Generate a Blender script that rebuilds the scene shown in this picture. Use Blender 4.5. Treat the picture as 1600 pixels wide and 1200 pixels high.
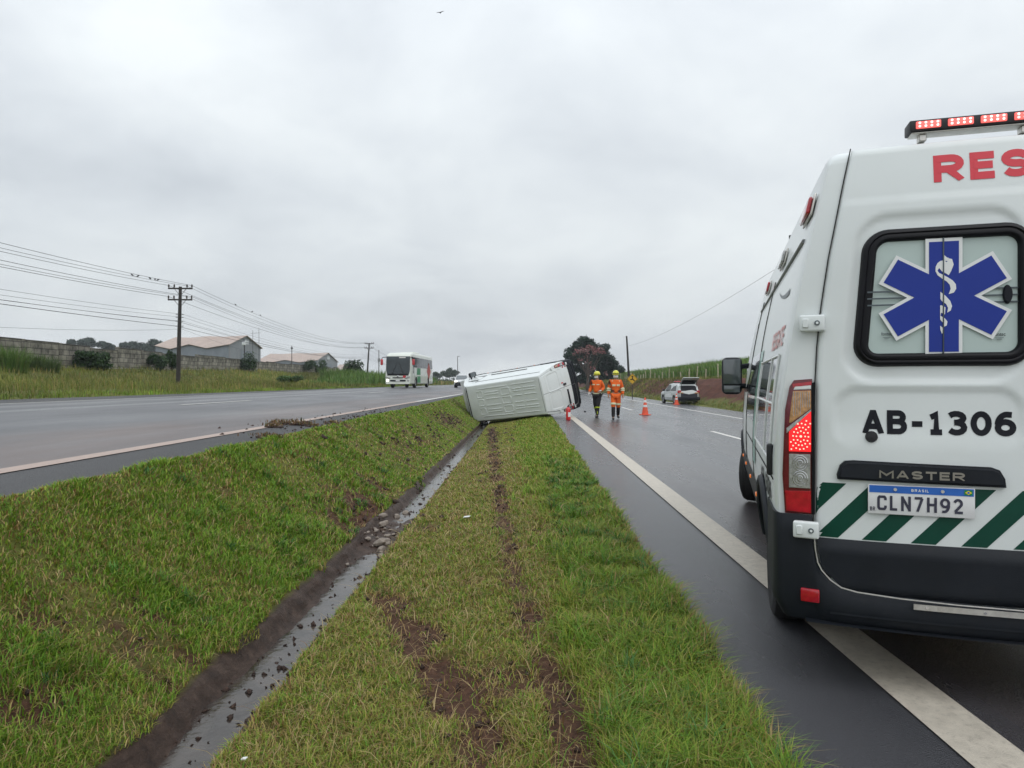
import bpy, bmesh, math, random
import numpy as np
from mathutils import Matrix, Vector

random.seed(7)
rng = np.random.default_rng(11)
for _o in list(bpy.data.objects):
    bpy.data.objects.remove(_o)
SC = bpy.context.scene
COL = SC.collection
R2 = math.radians

# ------------------------------------------------------------------ camera
FPX, CAMH, HY = 1100.0, 1.4, 598.0        # focal length in photo pixels, eye height, horizon row
CA = math.atan(27.0 / FPX)                # the camera looks slightly left of the road direction
FW = Vector((-math.sin(CA), math.cos(CA), 0)); RT = Vector((math.cos(CA), math.sin(CA), 0))
cam_d = bpy.data.cameras.new('camera'); cam = bpy.data.objects.new('camera', cam_d); COL.objects.link(cam)
cam.location = (0, 0, CAMH)
cam.rotation_euler = (math.pi/2 - math.atan(2/FPX), 0, CA)
cam_d.sensor_width = 36; cam_d.lens = 36*FPX/1600
cam_d.clip_start = 0.05; cam_d.clip_end = 5000
SC.camera = cam
SC.render.resolution_x, SC.render.resolution_y = 1024, 768

# ------------------------------------------------------------------ world: overcast sky
SUN_EL, SUN_ROT = R2(52), R2(150)
w = bpy.data.worlds.new('World'); SC.world = w; w.use_nodes = True
nt = w.node_tree; nt.nodes.clear(); N = nt.nodes.new; LK = nt.links.new
out = N('ShaderNodeOutputWorld'); bg = N('ShaderNodeBackground'); LK(bg.outputs[0], out.inputs[0])
sky = N('ShaderNodeTexSky'); sky.sky_type = 'NISHITA'; sky.sun_disc = False
sky.sun_elevation = SUN_EL; sky.sun_rotation = SUN_ROT; sky.dust_density = 3.0; sky.air_density = 1.5
tc = N('ShaderNodeTexCoord'); sep = N('ShaderNodeSeparateXYZ'); LK(tc.outputs['Generated'], sep.inputs[0])
def wmath(op, a, b=None, clamp=False):
    n = N('ShaderNodeMath'); n.operation = op; n.use_clamp = clamp
    for i, v in enumerate((a, b)):
        if v is None: continue
        if isinstance(v, (int, float)): n.inputs[i].default_value = v
        else: LK(v, n.inputs[i])
    return n.outputs[0]
zc = wmath('MAXIMUM', sep.outputs[2], 0.0)
den = wmath('ADD', zc, 0.30)
cmb = N('ShaderNodeCombineXYZ')
LK(wmath('DIVIDE', sep.outputs[0], den), cmb.inputs[0]); LK(wmath('DIVIDE', sep.outputs[1], den), cmb.inputs[1])
def wnoise(scale, detail, rough, dist, off):
    m = N('ShaderNodeMapping'); m.inputs['Location'].default_value = (off, off*.7, off*.3)
    LK(cmb.outputs[0], m.inputs[0])
    n = N('ShaderNodeTexNoise'); n.inputs['Scale'].default_value = scale; n.inputs['Detail'].default_value = detail
    n.inputs['Roughness'].default_value = rough; n.inputs['Distortion'].default_value = dist
    LK(m.outputs[0], n.inputs['Vector']); return n.outputs['Fac']
n1 = wnoise(.85, 6, .5, .5, 3.1); n2 = wnoise(2.4, 8, .55, .4, 9.4); n3 = wnoise(.4, 2, .5, 0, 5.2)
mix = wmath('ADD', wmath('ADD', wmath('MULTIPLY', n1, .48), wmath('MULTIPLY', n2, .28)), wmath('MULTIPLY', n3, .24))
cr = N('ShaderNodeValToRGB'); LK(mix, cr.inputs[0])
e = cr.color_ramp.elements
e[0].position = .40; e[0].color = (4.65, 4.98, 5.35, 1)
e[1].position = .61; e[1].color = (7.0, 7.35, 7.5, 1)
m_ = e.new(.5); m_.color = (5.85, 6.2, 6.5, 1)
# an overcast sky brightens smoothly towards the zenith
zen = wmath('ADD', wmath('MULTIPLY', wmath('POWER', zc, 2.2), 1.5), 1.0)
vm = N('ShaderNodeVectorMath'); vm.operation = 'SCALE'; LK(cr.outputs[0], vm.inputs[0]); LK(zen, vm.inputs['Scale'])
mx = N('ShaderNodeMixRGB'); mx.inputs[0].default_value = .93
LK(sky.outputs[0], mx.inputs[1]); LK(vm.outputs[0], mx.inputs[2]); LK(mx.outputs[0], bg.inputs[0])
bg.inputs[1].default_value = 0.1
sd = bpy.data.lights.new('sun', 'SUN'); sd.energy = .6; sd.angle = R2(60); sd.color = (1.0, .975, .94)
sun = bpy.data.objects.new('sun', sd); COL.objects.link(sun)
# behind the camera: direction from which the light comes
_sv = Vector((math.sin(R2(150))*math.cos(SUN_EL), math.cos(R2(150))*math.cos(SUN_EL), math.sin(SUN_EL)))
sun.rotation_euler = _sv.to_track_quat('Z', 'Y').to_euler()
sun.location = _sv*60
SC.view_settings.view_transform = 'Standard'; SC.view_settings.look = 'None'
SC.view_settings.gamma = 1; SC.view_settings.exposure = 0.3
SC.view_settings.use_curve_mapping = False

# ------------------------------------------------------------------ helpers
def cam_pt(px, py, Z):
    """photo pixel + depth along the view axis -> world point"""
    xc = (px-800)/FPX*Z
    p = RT*xc + FW*Z
    return Vector((p.x, p.y, CAMH-(py-HY)/FPX*Z))

def tag(o, label=None, cat=None, group=None, kind=None):
    if label: o['label'] = label
    if cat: o['category'] = cat
    if group: o['group'] = group
    if kind: o['kind'] = kind
    return o

def empty(name, loc=(0, 0, 0), rz=0, label=None, cat=None, group=None):
    o = bpy.data.objects.new(name, None); COL.objects.link(o); o.empty_display_size = .2
    o.location = loc; o.rotation_euler = (0, 0, rz)
    return tag(o, label, cat, group)

def obj(name, bm, mats, parent=None, smooth=38, fixn=True):
    if fixn: bmesh.ops.recalc_face_normals(bm, faces=bm.faces)
    me = bpy.data.meshes.new(name); bm.to_mesh(me); bm.free()
    if not isinstance(mats, (list, tuple)): mats = [mats]
    for m in mats: me.materials.append(m)
    if smooth:
        me.shade_smooth()
        me.set_sharp_from_angle(angle=R2(smooth))
    o = bpy.data.objects.new(name, me); COL.objects.link(o)
    if parent: o.parent = parent
    return o

def npobj(name, verts, faces4=None, faces3=None, mats=(), parent=None, col=None, smooth=False, attrs=None):
    """big meshes from numpy arrays"""
    me = bpy.data.meshes.new(name)
    n4 = 0 if faces4 is None else len(faces4); n3 = 0 if faces3 is None else len(faces3)
    me.vertices.add(len(verts)); me.vertices.foreach_set('co', np.asarray(verts, np.float32).ravel())
    loops = []
    if n4: loops.append(np.asarray(faces4, np.int32).ravel())
    if n3: loops.append(np.asarray(faces3, np.int32).ravel())
    loops = np.concatenate(loops)
    me.loops.add(len(loops)); me.loops.foreach_set('vertex_index', loops)
    me.polygons.add(n4+n3)
    st = np.concatenate([np.arange(n4)*4, n4*4+np.arange(n3)*3]).astype(np.int32)
    me.polygons.foreach_set('loop_start', st)
    me.update(calc_edges=True)
    if smooth: me.shade_smooth()
    if col is not None:
        a = me.color_attributes.new('Col', 'FLOAT_COLOR', 'POINT')
        c = np.ones((len(verts), 4), np.float32); c[:, :3] = col
        a.data.foreach_set('color', c.ravel())
    for k, v in (attrs or {}).items():
        a = me.attributes.new(k, 'FLOAT', 'POINT'); a.data.foreach_set('value', np.asarray(v, np.float32))
    for m in (mats if isinstance(mats, (list, tuple)) else [mats]): me.materials.append(m)
    o = bpy.data.objects.new(name, me); COL.objects.link(o)
    if parent: o.parent = parent
    return o

def B(): return bmesh.new()

def _mi(geom, mi):
    if mi:
        for f in geom:
            f.material_index = mi

def box(bm, c, s, rot=None, bev=0, seg=2, mi=0):
    """box with centre c and full size s; rot a Matrix"""
    t = bmesh.new(); bmesh.ops.create_cube(t, size=1)
    bmesh.ops.scale(t, vec=s, verts=t.verts)
    if bev: bmesh.ops.bevel(t, geom=list(t.edges), offset=bev, segments=seg, affect='EDGES', profile=.5)
    return merge(bm, t, Matrix.Translation(c) @ (rot.to_4x4() if rot else Matrix()), mi)

def merge(bm, t, M=None, mi=0):
    vm_ = {}
    for v in t.verts: vm_[v] = bm.verts.new(M @ v.co if M else v.co)
    fs = []
    for f in t.faces:
        try:
            nf = bm.faces.new([vm_[v] for v in f.verts]); nf.material_index = mi or f.material_index; fs.append(nf)
        except ValueError: pass
    t.free(); return fs

def loft(bm, rings, closed=True, caps=True, mi=0):
    vs = [[bm.verts.new(p) for p in r] for r in rings]
    n = len(vs[0]); fs = []
    for a, b in zip(vs[:-1], vs[1:]):
        for i in range(n if closed else n-1):
            j = (i+1) % n
            fs.append(bm.faces.new((a[i], a[j], b[j], b[i])))
    if caps and closed:
        fs.append(bm.faces.new(vs[0])); fs.append(bm.faces.new(vs[-1][::-1]))
    _mi(fs, mi); return vs

def frame_of(d):
    d = Vector(d).normalized()
    u = Vector((0, 0, 1)) if abs(d.z) < .95 else Vector((1, 0, 0))
    a = d.cross(u).normalized(); return a, a.cross(d).normalized()

def tube(bm, pts, r, n=8, mi=0, caps=True):
    pts = [Vector(p) for p in pts]
    rr = r if isinstance(r, (list, tuple)) else [r]*len(pts)
    rings = []; pa = None
    for i, p in enumerate(pts):
        d = (pts[min(i+1, len(pts)-1)] - pts[max(i-1, 0)])
        if pa is None: a, b = frame_of(d)
        else:
            dn = d.normalized(); a = (pa - dn*pa.dot(dn)).normalized(); b = a.cross(dn)
        pa = a
        rings.append([p + (a*math.cos(2*math.pi*k/n) + b*math.sin(2*math.pi*k/n))*rr[i] for k in range(n)])
    return loft(bm, rings, True, caps, mi)

def cyl(bm, p0, p1, r0, r1=None, n=16, mi=0):
    return tube(bm, [p0, p1], [r0, r0 if r1 is None else r1], n, mi)

def lathe(bm, prof, n=24, M=None, mi=0):
    """prof: (radius, height) pairs about local z"""
    M = M or Matrix()
    rings = [[M @ Vector((r*math.cos(2*math.pi*k/n), r*math.sin(2*math.pi*k/n), h)) for k in range(n)] for r, h in prof]
    return loft(bm, rings, True, True, mi)

def grid(bm, fn, nu, nv, mi=0, us=None, vs_=None):
    us = us if us is not None else [i/nu for i in range(nu+1)]
    vs_ = vs_ if vs_ is not None else [j/nv for j in range(nv+1)]
    V = [[bm.verts.new(fn(u, v)) for u in us] for v in vs_]
    fs = []
    for j in range(len(vs_)-1):
        for i in range(len(us)-1):
            fs.append(bm.faces.new((V[j][i], V[j][i+1], V[j+1][i+1], V[j+1][i])))
    _mi(fs, mi); return V

def prism(bm, pts, d, mi=0):
    """polygon of 3-D points extruded by vector d"""
    d = Vector(d); a = [bm.verts.new(Vector(p)) for p in pts]; b = [bm.verts.new(Vector(p)+d) for p in pts]
    n = len(a); fs = [bm.faces.new(a), bm.faces.new(b[::-1])]
    for i in range(n): fs.append(bm.faces.new((a[i], b[i], b[(i+1) % n], a[(i+1) % n])))
    _mi(fs, mi); return fs

def solidify(bm, t):
    bmesh.ops.recalc_face_normals(bm, faces=bm.faces)
    bmesh.ops.solidify(bm, geom=list(bm.faces), thickness=t)

def rrect(cx, cy, hx, hy, r, n=6):
    out_ = []
    for sx, sy, a0 in ((1, 1, 0), (-1, 1, 90), (-1, -1, 180), (1, -1, 270)):
        for k in range(n+1):
            a = R2(a0+90*k/n)
            out_.append((cx+sx*(hx-r)+r*math.cos(a), cy+sy*(hy-r)+r*math.sin(a)))
    return out_

def text_bm(s, bold=0.0, extr=0.0):
    """flat lettering as a bmesh in the xy plane with a unit-height box: returns bm, width"""
    cu = bpy.data.curves.new('t', 'FONT'); cu.body = s; cu.size = 1; cu.offset = bold; cu.resolution_u = 4
    o = bpy.data.objects.new('t', cu); COL.objects.link(o)
    dg = bpy.context.evaluated_depsgraph_get(); dg.update()
    me = bpy.data.meshes.new_from_object(o.evaluated_get(dg))
    bpy.data.objects.remove(o); bpy.data.curves.remove(cu)
    bm = bmesh.new(); bm.from_mesh(me); bpy.data.meshes.remove(me)
    bmesh.ops.triangulate(bm, faces=bm.faces)
    xs = [v.co.x for v in bm.verts]; ys = [v.co.y for v in bm.verts]
    x0, x1, y0, y1 = min(xs), max(xs), min(ys), max(ys)
    for v in bm.verts: v.co = ((v.co.x-x0)/(x1-x0), (v.co.y-y0)/(y1-y0), 0)
    return bm

def text_on(name, s, fn, mat_, parent, bold=0.0):
    """lettering mapped by fn(u,v) -> point, u,v in 0..1 over its box"""
    bm = text_bm(s, bold)
    for v in bm.verts: v.co = fn(v.co.x, v.co.y)
    return obj(name, bm, mat_, parent, smooth=0)

# smooth value noise for numpy
_perm = rng.random((256, 256))
def vnoise(x, y, s=1.0, o=0):
    x = np.asarray(x, float)*s + o*17.3; y = np.asarray(y, float)*s + o*9.7
    xi = np.floor(x).astype(int); yi = np.floor(y).astype(int); fx = x-xi; fy = y-yi
    fx = fx*fx*(3-2*fx); fy = fy*fy*(3-2*fy)
    g = lambda a, b: _perm[a % 256, b % 256]
    return (g(xi, yi)*(1-fx)+g(xi+1, yi)*fx)*(1-fy) + (g(xi, yi+1)*(1-fx)+g(xi+1, yi+1)*fx)*fy
def fnoise(x, y, s=1.0, o=0):
    return (vnoise(x, y, s, o)+.5*vnoise(x, y, s*2.1, o+1)+.25*vnoise(x, y, s*4.3, o+2))/1.75

# ------------------------------------------------------------------ materials
def mat(name, col, rough=.5, metal=0, var=.12, vs=4.0, bump=0, bs=60, coat=0, emit=None, es=1.0, spec=.5, dirt=None, dirt_amt=0, trans=0, sss=0):
    m = bpy.data.materials.new(name); m.use_nodes = True; nt = m.node_tree; b = nt.nodes['Principled BSDF']
    N = nt.nodes.new; L = nt.links.new
    tc = N('ShaderNodeTexCoord'); nz = N('ShaderNodeTexNoise'); nz.inputs['Scale'].default_value = vs
    nz.inputs['Detail'].default_value = 6; nz.inputs['Roughness'].default_value = .6
    L(tc.outputs['Object'], nz.inputs['Vector'])
    rp = N('ShaderNodeValToRGB'); L(nz.outputs['Fac'], rp.inputs[0])
    c = np.array(col[:3])
    rp.color_ramp.elements[0].position = .3; rp.color_ramp.elements[0].color = (*np.clip(c*(1-var), 0, 1), 1)
    rp.color_ramp.elements[1].position = .7; rp.color_ramp.elements[1].color = (*np.clip(c*(1+var), 0, 1), 1)
    src = rp.outputs[0]
    if dirt:
        n2 = N('ShaderNodeTexNoise'); n2.inputs['Scale'].default_value = vs*2.3; n2.inputs['Detail'].default_value = 9
        n2.inputs['Roughness'].default_value = .7; L(tc.outputs['Object'], n2.inputs['Vector'])
        r2 = N('ShaderNodeValToRGB'); r2.color_ramp.elements[0].position = .52; r2.color_ramp.elements[1].position = .8
        r2.color_ramp.elements[1].color = (dirt_amt,)*3+(1,); L(n2.outputs['Fac'], r2.inputs[0])
        mxd = N('ShaderNodeMixRGB'); mxd.inputs[2].default_value = (*dirt, 1); L(r2.outputs[0], mxd.inputs[0]); L(src, mxd.inputs[1]); src = mxd.outputs[0]
    L(src, b.inputs['Base Color'])
    rr = N('ShaderNodeMapRange'); rr.inputs[3].default_value = max(.02, rough*.85); rr.inputs[4].default_value = min(1, rough*1.18)
    L(nz.outputs['Fac'], rr.inputs[0]); L(rr.outputs[0], b.inputs['Roughness'])
    b.inputs['Metallic'].default_value = metal; b.inputs['Specular IOR Level'].default_value = spec
    b.inputs['Coat Weight'].default_value = coat; b.inputs['Coat Roughness'].default_value = .06
    if trans: b.inputs['Transmission Weight'].default_value = trans
    if sss: b.inputs['Subsurface Weight'].default_value = sss
    if emit: b.inputs['Emission Color'].default_value = (*emit, 1); b.inputs['Emission Strength'].default_value = es
    if bump:
        nb = N('ShaderNodeTexNoise'); nb.inputs['Scale'].default_value = bs; nb.inputs['Detail'].default_value = 5
        L(tc.outputs['Object'], nb.inputs['Vector'])
        bp = N('ShaderNodeBump'); bp.inputs['Strength'].default_value = bump; bp.inputs['Distance'].default_value = .02
        L(nb.outputs['Fac'], bp.inputs['Height']); L(bp.outputs[0], b.inputs['Normal'])
    return m

def leafmat(name, rough=.55, translucent=.35):
    m = bpy.data.materials.new(name); m.use_nodes = True; nt = m.node_tree; b = nt.nodes['Principled BSDF']
    N = nt.nodes.new; L = nt.links.new
    at = N('ShaderNodeVertexColor'); at.layer_name = 'Col'
    L(at.outputs[0], b.inputs['Base Color']); b.inputs['Roughness'].default_value = rough
    b.inputs['Specular IOR Level'].default_value = .3
    tr = N('ShaderNodeBsdfTranslucent'); L(at.outputs[0], tr.inputs[0])
    ms = N('ShaderNodeMixShader'); ms.inputs[0].default_value = translucent
    o = nt.nodes['Material Output']; L(b.outputs[0], ms.inputs[1]); L(tr.outputs[0], ms.inputs[2]); L(ms.outputs[0], o.inputs[0])
    return m

M = {}
M['paint'] = mat('white_paint', (.70, .735, .725), .36, var=.025, vs=2, coat=.35, dirt=(.45, .42, .36), dirt_amt=.10)
M['paint_van'] = mat('van_white_paint', (.70, .735, .72), .34, var=.03, vs=2, coat=.4, dirt=(.42, .38, .32), dirt_amt=.22)
M['plastic'] = mat('dark_plastic', (.011, .0135, .018), .5, var=.15, vs=6, bump=.12, bs=400, dirt=(.035, .032, .03), dirt_amt=.2, spec=.22)
M['black'] = mat('black_rubber', (.012, .012, .014), .55, var=.2, vs=8)
M['seal'] = mat('rubber_seal', (.003, .003, .005), .4, var=.1, vs=8, spec=.25)
M['gap'] = mat('door_gap', (.01, .01, .01), .8)
M['tyre'] = mat('tyre_rubber', (.018, .018, .019), .75, var=.25, vs=12, bump=.3, bs=70, dirt=(.07, .06, .05), dirt_amt=.5)
M['rim'] = mat('steel_rim', (.32, .33, .34), .4, metal=.6, var=.15, vs=10, dirt=(.08, .06, .05), dirt_amt=.5)
M['rimdark'] = mat('dark_rim', (.05, .05, .055), .5, metal=.3)
M['chrome'] = mat('chrome', (.65, .65, .66), .18, metal=1, var=.05)
M['alu'] = mat('brushed_aluminium', (.62, .6, .56), .38, metal=.85, var=.12, vs=20, dirt=(.2, .17, .13), dirt_amt=.4)
M['frost'] = mat('frosted_glass', (.46, .55, .52), .42, var=.03)
M['glass'] = mat('dark_glass', (.012, .016, .018), .06, var=.1, spec=.35)
M['sideglass'] = mat('side_glass', (.07, .085, .09), .04, var=.1, spec=.9, coat=.6)
M['blue'] = mat('blue_decal', (.012, .034, .27), .45, var=.05, spec=.3)
M['decalwhite'] = mat('white_decal', (.74, .75, .74), .4, var=.03)
M['red_letter'] = mat('red_decal', (.62, .035, .055), .4, var=.05)
M['dark_letter'] = mat('dark_decal', (.006, .007, .012), .5, var=.1, spec=.25)
M['greydecal'] = mat('grey_decal', (.07, .09, .1), .4)
M['green_decal'] = mat('green_decal', (.0, .05, .03), .4, var=.08, vs=9, spec=.3)
M['green_light'] = mat('green_livery', (.0, .25, .15), .3, var=.05, coat=.4)
M['platewhite'] = mat('plate_white', (.72, .72, .72), .35, var=.05, vs=12)
M['plateblue'] = mat('plate_blue', (.02, .13, .5), .35)
M['plategrey'] = mat('plate_letter', (.035, .035, .06), .4)
M['lensred'] = mat('red_lens', (.42, .008, .02), .12, var=.25, vs=30, coat=.8)
M['lensdark'] = mat('dark_red_lens', (.13, .008, .016), .14, var=.25, vs=30, coat=.8)
M['lensclear'] = mat('clear_lens', (.42, .42, .41), .12, var=.35, vs=60, metal=.3, coat=.8)
M['lensamber'] = mat('amber_lens', (.5, .26, .1), .15, var=.4, vs=60, coat=.8)
M['litred'] = mat('lit_red_lens', (.6, .01, .02), .2, emit=(1, .02, .02), es=.75, coat=.6)
M['litdot'] = mat('lit_led', (.9, .2, .15), .2, emit=(1, .3, .22), es=2.2)
M['ledred'] = mat('led_module', (.75, .08, .07), .2, emit=(1, .17, .15), es=.8)
M['ledhot'] = mat('led_bulb', (1, .6, .55), .2, emit=(1, .62, .58), es=1.4)
M['orange_marker'] = mat('orange_marker', (.8, .2, .03), .3, emit=(1, .25, .05), es=.3)
M['greyrail'] = mat('grey_rail', (.18, .19, .19), .5)
M['pale_red'] = mat('faded_red_decal', (.62, .22, .2), .4, var=.15)
M['busglass'] = mat('bus_windscreen', (.035, .045, .05), .08, var=.2, vs=1.5, spec=.45)
M['badge'] = mat('dull_badge', (.30, .28, .24), .3, metal=.8)
M['flaggreen'] = mat('flag_green', (.0, .22, .05), .4); M['flagyellow'] = mat('flag_yellow', (.8, .6, .02), .4)
# ------------------------------------------------------------------ heavy block lettering from strokes
def arc_(cx, cy, rx, ry, a0, a1, n=9): return [(cx+rx*math.cos(R2(a0+(a1-a0)*i/n)), cy+ry*math.sin(R2(a0+(a1-a0)*i/n))) for i in range(n+1)]
GL = {'A': (1.12, [[(0, -.09), (.46, 1), (.54, 1), (1, -.09)], [(.22, .25), (.78, .25)]]),
 'B': (1.0, [[(0, -.09), (0, 1.09)], [(0, 1), (.6, 1)]+arc_(.6, .77, .32, .23, 90, -90)[1:]+[(0, .54)], [(.05, .54), (.6, .54)]+arc_(.6, .27, .4, .27, 90, -90)[1:]+[(0, 0)]]),
 '-': (.72, [[(-.1, .42), (1.1, .42)]]),
 '1': (.8, [[(.02, .80), (.3, .86), (.55, 1.0), (.55, -.06)], [(.0, 0), (1.1, 0)]]),
 '3': (1.0, [arc_(.42, .77, .5, .23, 150, -80)+[(.3, .53)], [(.3, .53), (.45, .53)]+arc_(.45, .265, .52, .265, 80, -150)]),
 '0': (1.0, [arc_(.5, .5, .5, .5, 0, 360, 24)]),
 '6': (1.0, [[(.92, .97)]+arc_(.62, .45, .62, .54, 95, 180)[0:], arc_(.5, .3, .5, .3, 0, 360, 20)]),
 '9': (1.0, [[(.1, .02)]+arc_(.38, .55, .62, .54, -85, 0), arc_(.5, .7, .5, .3, 0, 360, 20)]),
 '2': (1.0, [arc_(.45, .72, .47, .28, 165, -30)+[(.05, .06)], [(0, 0), (1.1, 0)]]),
 '7': (1.0, [[(-.1, 1), (1, 1)], [(.98, 1.0), (.3, -.09)]]),
 'R': (1.1, [[(0, -.09), (0, 1.09)], [(0, 1), (.55, 1)]+arc_(.55, .73, .38, .27, 90, -90)[1:]+[(0, .46)], [(.42, .46), (.98, -.09)]]),
 'E': (.9, [[(0, -.09), (0, 1.09)], [(0, 1), (1.08, 1)], [(0, .52), (1.0, .52)], [(0, 0), (1.08, 0)]]),
 'S': (1.0, [arc_(.5, .745, .48, .255, 20, 270, 12)+arc_(.5, .255, .48, .255, 90, -160, 12)[1:]]),
 'G': (1.1, [arc_(.52, .5, .52, .5, 45, 330, 16), [(.55, .45), (1.0, .45), (1.0, .08)]]),
 'T': (1.0, [[(-.08, 1), (1.08, 1)], [(.5, 1.0), (.5, -.09)]]),
 'C': (1.0, [[(1, .72), (1, .88), (.85, 1), (.15, 1), (0, .88), (0, .12), (.15, 0), (.85, 0), (1, .12), (1, .28)]]),
 'L': (.85, [[(0, 1.09), (0, 0), (1.08, 0)]]),
 'N': (1.0, [[(0, -.09), (0, 1.09)], [(0, 1), (1, 0)], [(1, -.09), (1, 1.09)]]),
 'H': (1.0, [[(0, -.09), (0, 1.09)], [(0, .52), (1, .52)], [(1, -.09), (1, 1.09)]]),
 'M': (1.3, [[(0, -.09), (0, 1.0), (.5, .35), (1, 1.0), (1, -.09)]]),
 'I': (.25, [[(.5, -.09), (.5, 1.09)]])}
def stroke_text(name, s, fn, mat_, parent, t=.22, gap=.16, wide=.78):
    """s set in thick strokes; fn(u,v) maps its unit box to a point; overlapping strokes are stepped apart by 0.25 mm"""
    x = 0; lines = []
    for ch in s:
        wd, st = GL[ch]; wd *= wide
        for k, pl_ in enumerate(st):
            lines.append((k, [(x+t/2+px*(wd-t), 0 if py == -.09 else 1 if py == 1.09 else t/2+py*(1-t)) for px, py in pl_]))
        x += wd+gap
    W = x-gap; bm = B()
    for k, pl_ in lines:
        pts = [Vector(p) for p in pl_]; closed = (pts[0]-pts[-1]).length < 1e-4
        if closed: pts = pts[:-1]
        n = len(pts); L_, R_ = [], []
        for i, p in enumerate(pts):
            a = pts[(i-1) % n] if (closed or i > 0) else None; b_ = pts[(i+1) % n] if (closed or i < n-1) else None
            d1 = (p-a).normalized() if a is not None else None; d2 = (b_-p).normalized() if b_ is not None else None
            d1 = d1 or d2; d2 = d2 or d1
            n1 = Vector((-d1.y, d1.x)); n2 = Vector((-d2.y, d2.x)); m_ = n1+n2
            m_ = m_.normalized() if m_.length > 1e-4 else n1
            q = min(1.5, 1/max(.3, m_.dot(n1)))*t/2
            L_.append(p+m_*q); R_.append(p-m_*q)
        def mk(p):
            v = fn(p.x/W, min(1, max(0, p.y))); v = Vector(v); v.x -= .00025*k; return bm.verts.new(v)
        lv = [mk(p) for p in L_]; rv = [mk(p) for p in R_]
        for i in range(n if closed else n-1):
            j = (i+1) % n
            try: bm.faces.new((lv[i], lv[j], rv[j], rv[i]))
            except ValueError: pass
    return obj(name, bm, mat_, parent, smooth=0)
# ------------------------------------------------------------------ terrain profile
YK = [3, 33, 67, 96, 200, 600]
LX = dict(g=[-2.8, -3.65, -4.4, -5.4, -9.4, -24.8], e=[-3.68, -4.3, -5.0, -6.1, -10.1, -25.5], d=[-7.5, -8.3, -9.4, -10.7, -14.7, -30.1],
          f=[-11.3, -12.4, -13.9, -15.4, -19.4, -34.8], k=[-13.8, -14.9, -16.3, -17.6, -21.6, -37.0])
LH = dict(g=[.627, .73, .80, .86, .9, .9], e=[.62, .725, .83, .9, .9, .9], d=[.482, .535, .53, .58, .62, .62],
          f=[.47, .485, .47, .5, .58, .58], k=[.45, .48, .49, .5, .58, .58])
def LP(c, Y): return float(np.interp(Y, YK, LX[c])), CAMH-float(np.interp(Y, YK, LH[c]))
YD = [0, 8, 20, 34, 60]
def dv(a, Y): return float(np.interp(Y, YD, a))
def wall_x(Y): return -34.6-.065*(Y-45)
def wall_z(Y): return float(np.interp(Y, [0, 45, 97, 160, 600], [2.0, 2.4, 3.0, 3.2, 3.2]))
XR = [.95, 1.72, 5.53, 9.19, 11.6]; ZR = [-.02, 0.0, -.076, -.15, -.19]
def field_s(Y): return float(np.interp(Y, [0, 120, 220, 330, 600], [.13, .125, .075, .045, .03]))

def profile(Y):
    xk, zk = LP('k', Y); xg, zg = LP('g', Y); xw, zw = wall_x(Y), wall_z(Y)
    dl = dv([1.41, 1.43, 1.55, 1.76, 1.79], Y); dw = dv([1.53, 1.55, 1.69, 1.93, 1.95], Y)
    xl = -dv([1.12, 1.135, 1.19, 1.26, 1.27], Y)*dl
    wl = -dv([.98, 1.0, 1.06, 1.15, 1.16], Y)*dw; wr = -dv([.80, .82, .90, 1.0, 1.0], Y)*dw
    zb = CAMH-dw; s = field_s(Y); lip = CAMH-dl
    bx_ = dv([0, 0, 0, -.1, -.1], Y)
    P = [(-420, zw+2), (-120, zw+.6), (xw-2, zw+.05), (xw+.5, zw), (xk*.25+xw*.75, zk*.45+zw*.55-.12), (xk*.5+xw*.5, zk+.32), (xk*.85+xw*.15, zk+.16), (xk-.35, zk+.05),
         (xk+.25, zk-.05), (xg-.25, zg-.08), (xg+.06, zg+.01), (xg*.66+xl*.34, zg*.62+lip*.38+.03), (xg*.3+xl*.7, zg*.26+lip*.74+.02), (xl-.05, lip+.015), (xl+.02, lip-.02), (wl, zb+.015), (wl*.5+wr*.5, zb-.03), (wr, zb+.015),
         (wr+.07, zb+.10), (wr*.6+.95*.4, zb*.32-.0+.02+bx_), (.25, .015+bx_*.4), (.9, -.015), (1.2, -.1), (11.4, -.27), (11.65, -.2), (12.1, -.22), (13.1, .35), (14.2, 1.25), (15.0, 1.7), (16.4, 1.8),
         (30, 1.8+s*13.6), (70, 1.8+s*13.6+s*.95*40), (150, 1.8+s*13.6+s*.95*40+s*.6*80), (420, 1.8+s*13.6+s*38+s*48+s*30)]
    return P
SUB = [3, 6, 2, 6, 6, 6, 5, 1, 2, 2, 9, 9, 6, 1, 3, 3, 3, 2, 10, 9, 8, 2, 2, 1, 2, 8, 8, 6, 3, 8, 10, 6, 4]
NP_ = len(profile(0))
# zones per control point: 0 grass, 1 mud, 2 red earth cut
ZMUD = [0]*NP_
for i in (14, 15, 16, 17): ZMUD[i] = 1
ZRED = [0]*NP_
for i, v in ((26, .45), (27, 1.0), (28, .75)): ZRED[i] = v

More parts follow.
